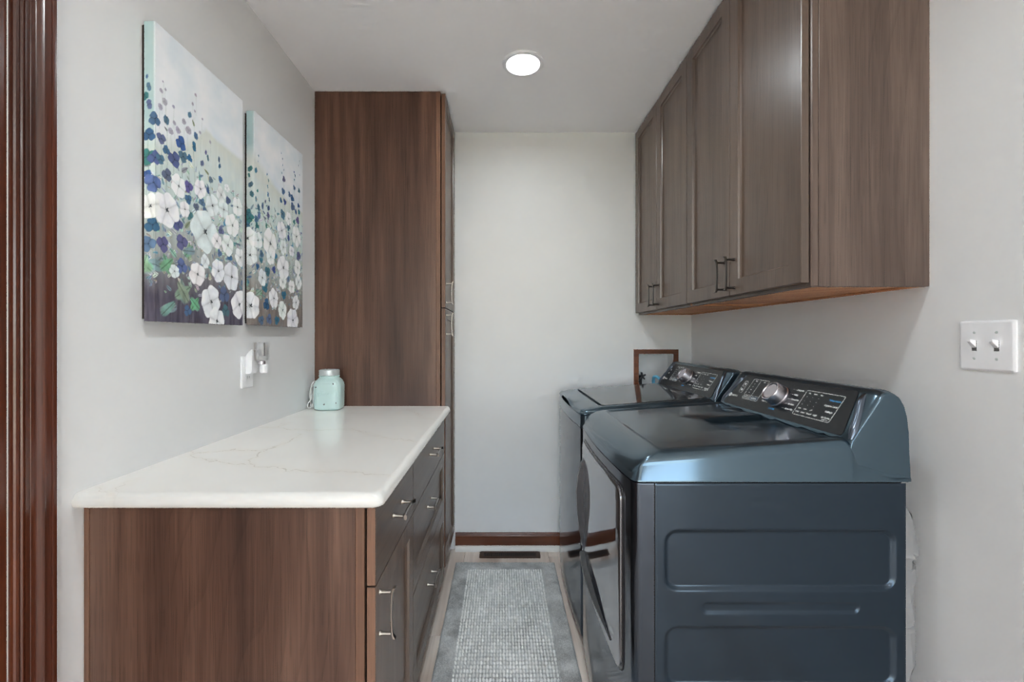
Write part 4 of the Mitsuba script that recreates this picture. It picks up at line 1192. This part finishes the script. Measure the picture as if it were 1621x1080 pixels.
def canvas(key, y0, z0, data):
    us, vs_, U, Vv, lin = data
    xw = XL
    xf_ = xw + 0.035
    # side strip and front share the crease column
    X = np.where(U < 0, xf_ + U / 1000, xf_)
    Y = np.where(U < 0, y0, y0 + U / 1000)
    Z = z0 + Vv / 1000
    vv = np.stack([X, Y, Z], -1)
    ny, nx = U.shape
    k0 = int(np.sum(us < 0))
    for nm, sl in (('print', slice(k0, nx)), ('side_print', slice(0, k0 + 1))):
        q = vv[:, sl]
        h_, w_ = q.shape[:2]
        i = np.arange(h_ * w_).reshape(h_, w_)
        a, b, c, d = i[:-1, :-1].ravel(), i[:-1, 1:].ravel(), i[1:, 1:].ravel(), i[1:, :-1].ravel()
        f = np.vstack([np.stack([a, b, c], 1), np.stack([a, c, d], 1)])
        m = trimesh.Trimesh(q.reshape(-1, 3), f, process=False)
        scene[key + '__' + nm] = mikit.ply(m, 'painting_print', False, color=lin[:, sl].reshape(-1, 3))
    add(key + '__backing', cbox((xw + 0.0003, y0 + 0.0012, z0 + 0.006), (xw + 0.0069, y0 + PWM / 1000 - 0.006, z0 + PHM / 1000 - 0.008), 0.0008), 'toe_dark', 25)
    add(key + '__stretcher', cbox((xw + 0.0070, y0 + 0.0006, z0), (xf_ - 0.0006, y0 + PWM / 1000, z0 + PHM / 1000), 0.0015), 'canvas_edge', 25)


W1 = [(80,386,22),(165,407,20),(37,309,34),(-14,308,25),(103,330,16),(218,375,24),(271,379,20),(259,421,18),(343,408,22),(184,288,44),(315,340,27),(292,270,24),(238,272,18),(358,243,22),(153,157,25),(245,181,25),(311,172,32),(211,83,34),(352,85,33),(238,25,30),(288,452,10),(65,152,14),(186,200,15)]
B1 = [(39,401,16),(-21,388,12),(-5,367,22),(78,282,17),(92,236,20),(92,170,19),(25,217,19),(-18,212,19),(117,397,16),(117,362,13),(122,319,13),(149,349,12),(173,371,13),(186,345,14),(259,309,13),(281,338,11),(294,414,12),(198,414,7),(211,450,10),(256,468,10),(303,235,13),(252,237,11),(-7,260,19),(-1,529,16),(37,544,9),(-16,488,16),(20,488,14),(37,465,12),(-18,433,19),(-1,431,17),(17,434,13),(65,452,20),(97,473,16),(89,506,18),(122,479,10),(122,601,7),(147,553,8),(-15,566,8),(-16,610,7),(-25,586,8),(-21,636,4),(189,524,5),(198,511,6),(173,485,7),(249,527,6),(252,508,6),(140,520,9),(274,109,23),(281,59,18),(114,49,14)]
P1 = [(25,638,3),(20,611,6),(34,622,4),(17,568,8),(32,589,9),(62,592,5),(65,550,6),(100,571,8),(117,555,11),(52,522,9),(78,537,9),(146,670,5),(134,638,5),(143,622,4),(174,615,4),(164,571,5),(208,563,5)]
L1 = [(97,100,32),(44,52,28),(143,71,23),(-3,160,31),(-29,160,25),(39,167,26),(60,201,15),(119,217,23),(114,290,14),(103,382,11),(103,439,14),(137,585,8),(81,540,8),(35,520,6),(192,467,10)]
W2 = [(-26,324,29),(22,322,23),(105,328,38),(192,399,26),(316,403,30),(204,334,21),(274,332,17),(204,252,35),(-17,265,27),(51,191,22),(200,195,21),(326,272,23),(274,184,21),(130,123,27),(198,81,26),(311,121,23),(283,44,37),(-15,85,36),(247,461,19),(109,277,22),(335,210,23)]
B2 = [(200,458,13),(87,220,17),(69,157,18),(79,95,20),(209,143,17),(44,35,17),(98,41,18),(155,39,17),(132,233,13),(147,288,11),(247,424,12),(335,323,18),(247,381,9),(326,475,14),(297,461,10),(243,211,10),(90,428,8),(20,227,11),(209,609,12),(204,559,13),(186,517,10),(217,520,12),(200,467,17),(256,563,11),(279,555,14),(283,521,17),(297,605,10),(340,607,10),(335,541,10),(340,515,9),(311,507,8),(188,706,3),(198,687,3),(200,663,3),(209,647,3),(192,628,3),(343,735,3),(335,714,3),(345,677,3),(295,671,4),(304,659,5),(297,639,4),(84,582,4),(94,563,4),(88,538,4),(90,509,6),(99,492,5),(72,477,5),(53,454,8),(94,459,8),(92,432,10),(27,628,3),(23,606,2),(27,441,9),(30,411,9)]
T2 = [(13,395,13),(-28,373,15),(-17,395,15),(17,373,11),(79,389,7),(47,277,13),(44,254,11),(-15,571,8),(10,569,8),(-19,548,5),(-13,515,8),(-22,414,13),(-9,481,8),(20,499,5),(10,466,6)]
sh = lambda L: [(u, v - 16, R) for u, v, R in L]
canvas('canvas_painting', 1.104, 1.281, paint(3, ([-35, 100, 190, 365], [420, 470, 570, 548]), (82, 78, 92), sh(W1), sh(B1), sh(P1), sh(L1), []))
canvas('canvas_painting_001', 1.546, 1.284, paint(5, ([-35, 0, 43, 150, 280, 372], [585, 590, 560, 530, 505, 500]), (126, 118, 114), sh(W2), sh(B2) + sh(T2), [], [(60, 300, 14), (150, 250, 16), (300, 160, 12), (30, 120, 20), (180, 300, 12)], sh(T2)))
lab('canvas_painting', 'canvas print of white and blue flowers, nearer of the pair, closest to the door casing', 'painting')
lab('canvas_painting_001', 'canvas print of white and blue flowers, the one nearer the tall cabinet', 'painting')
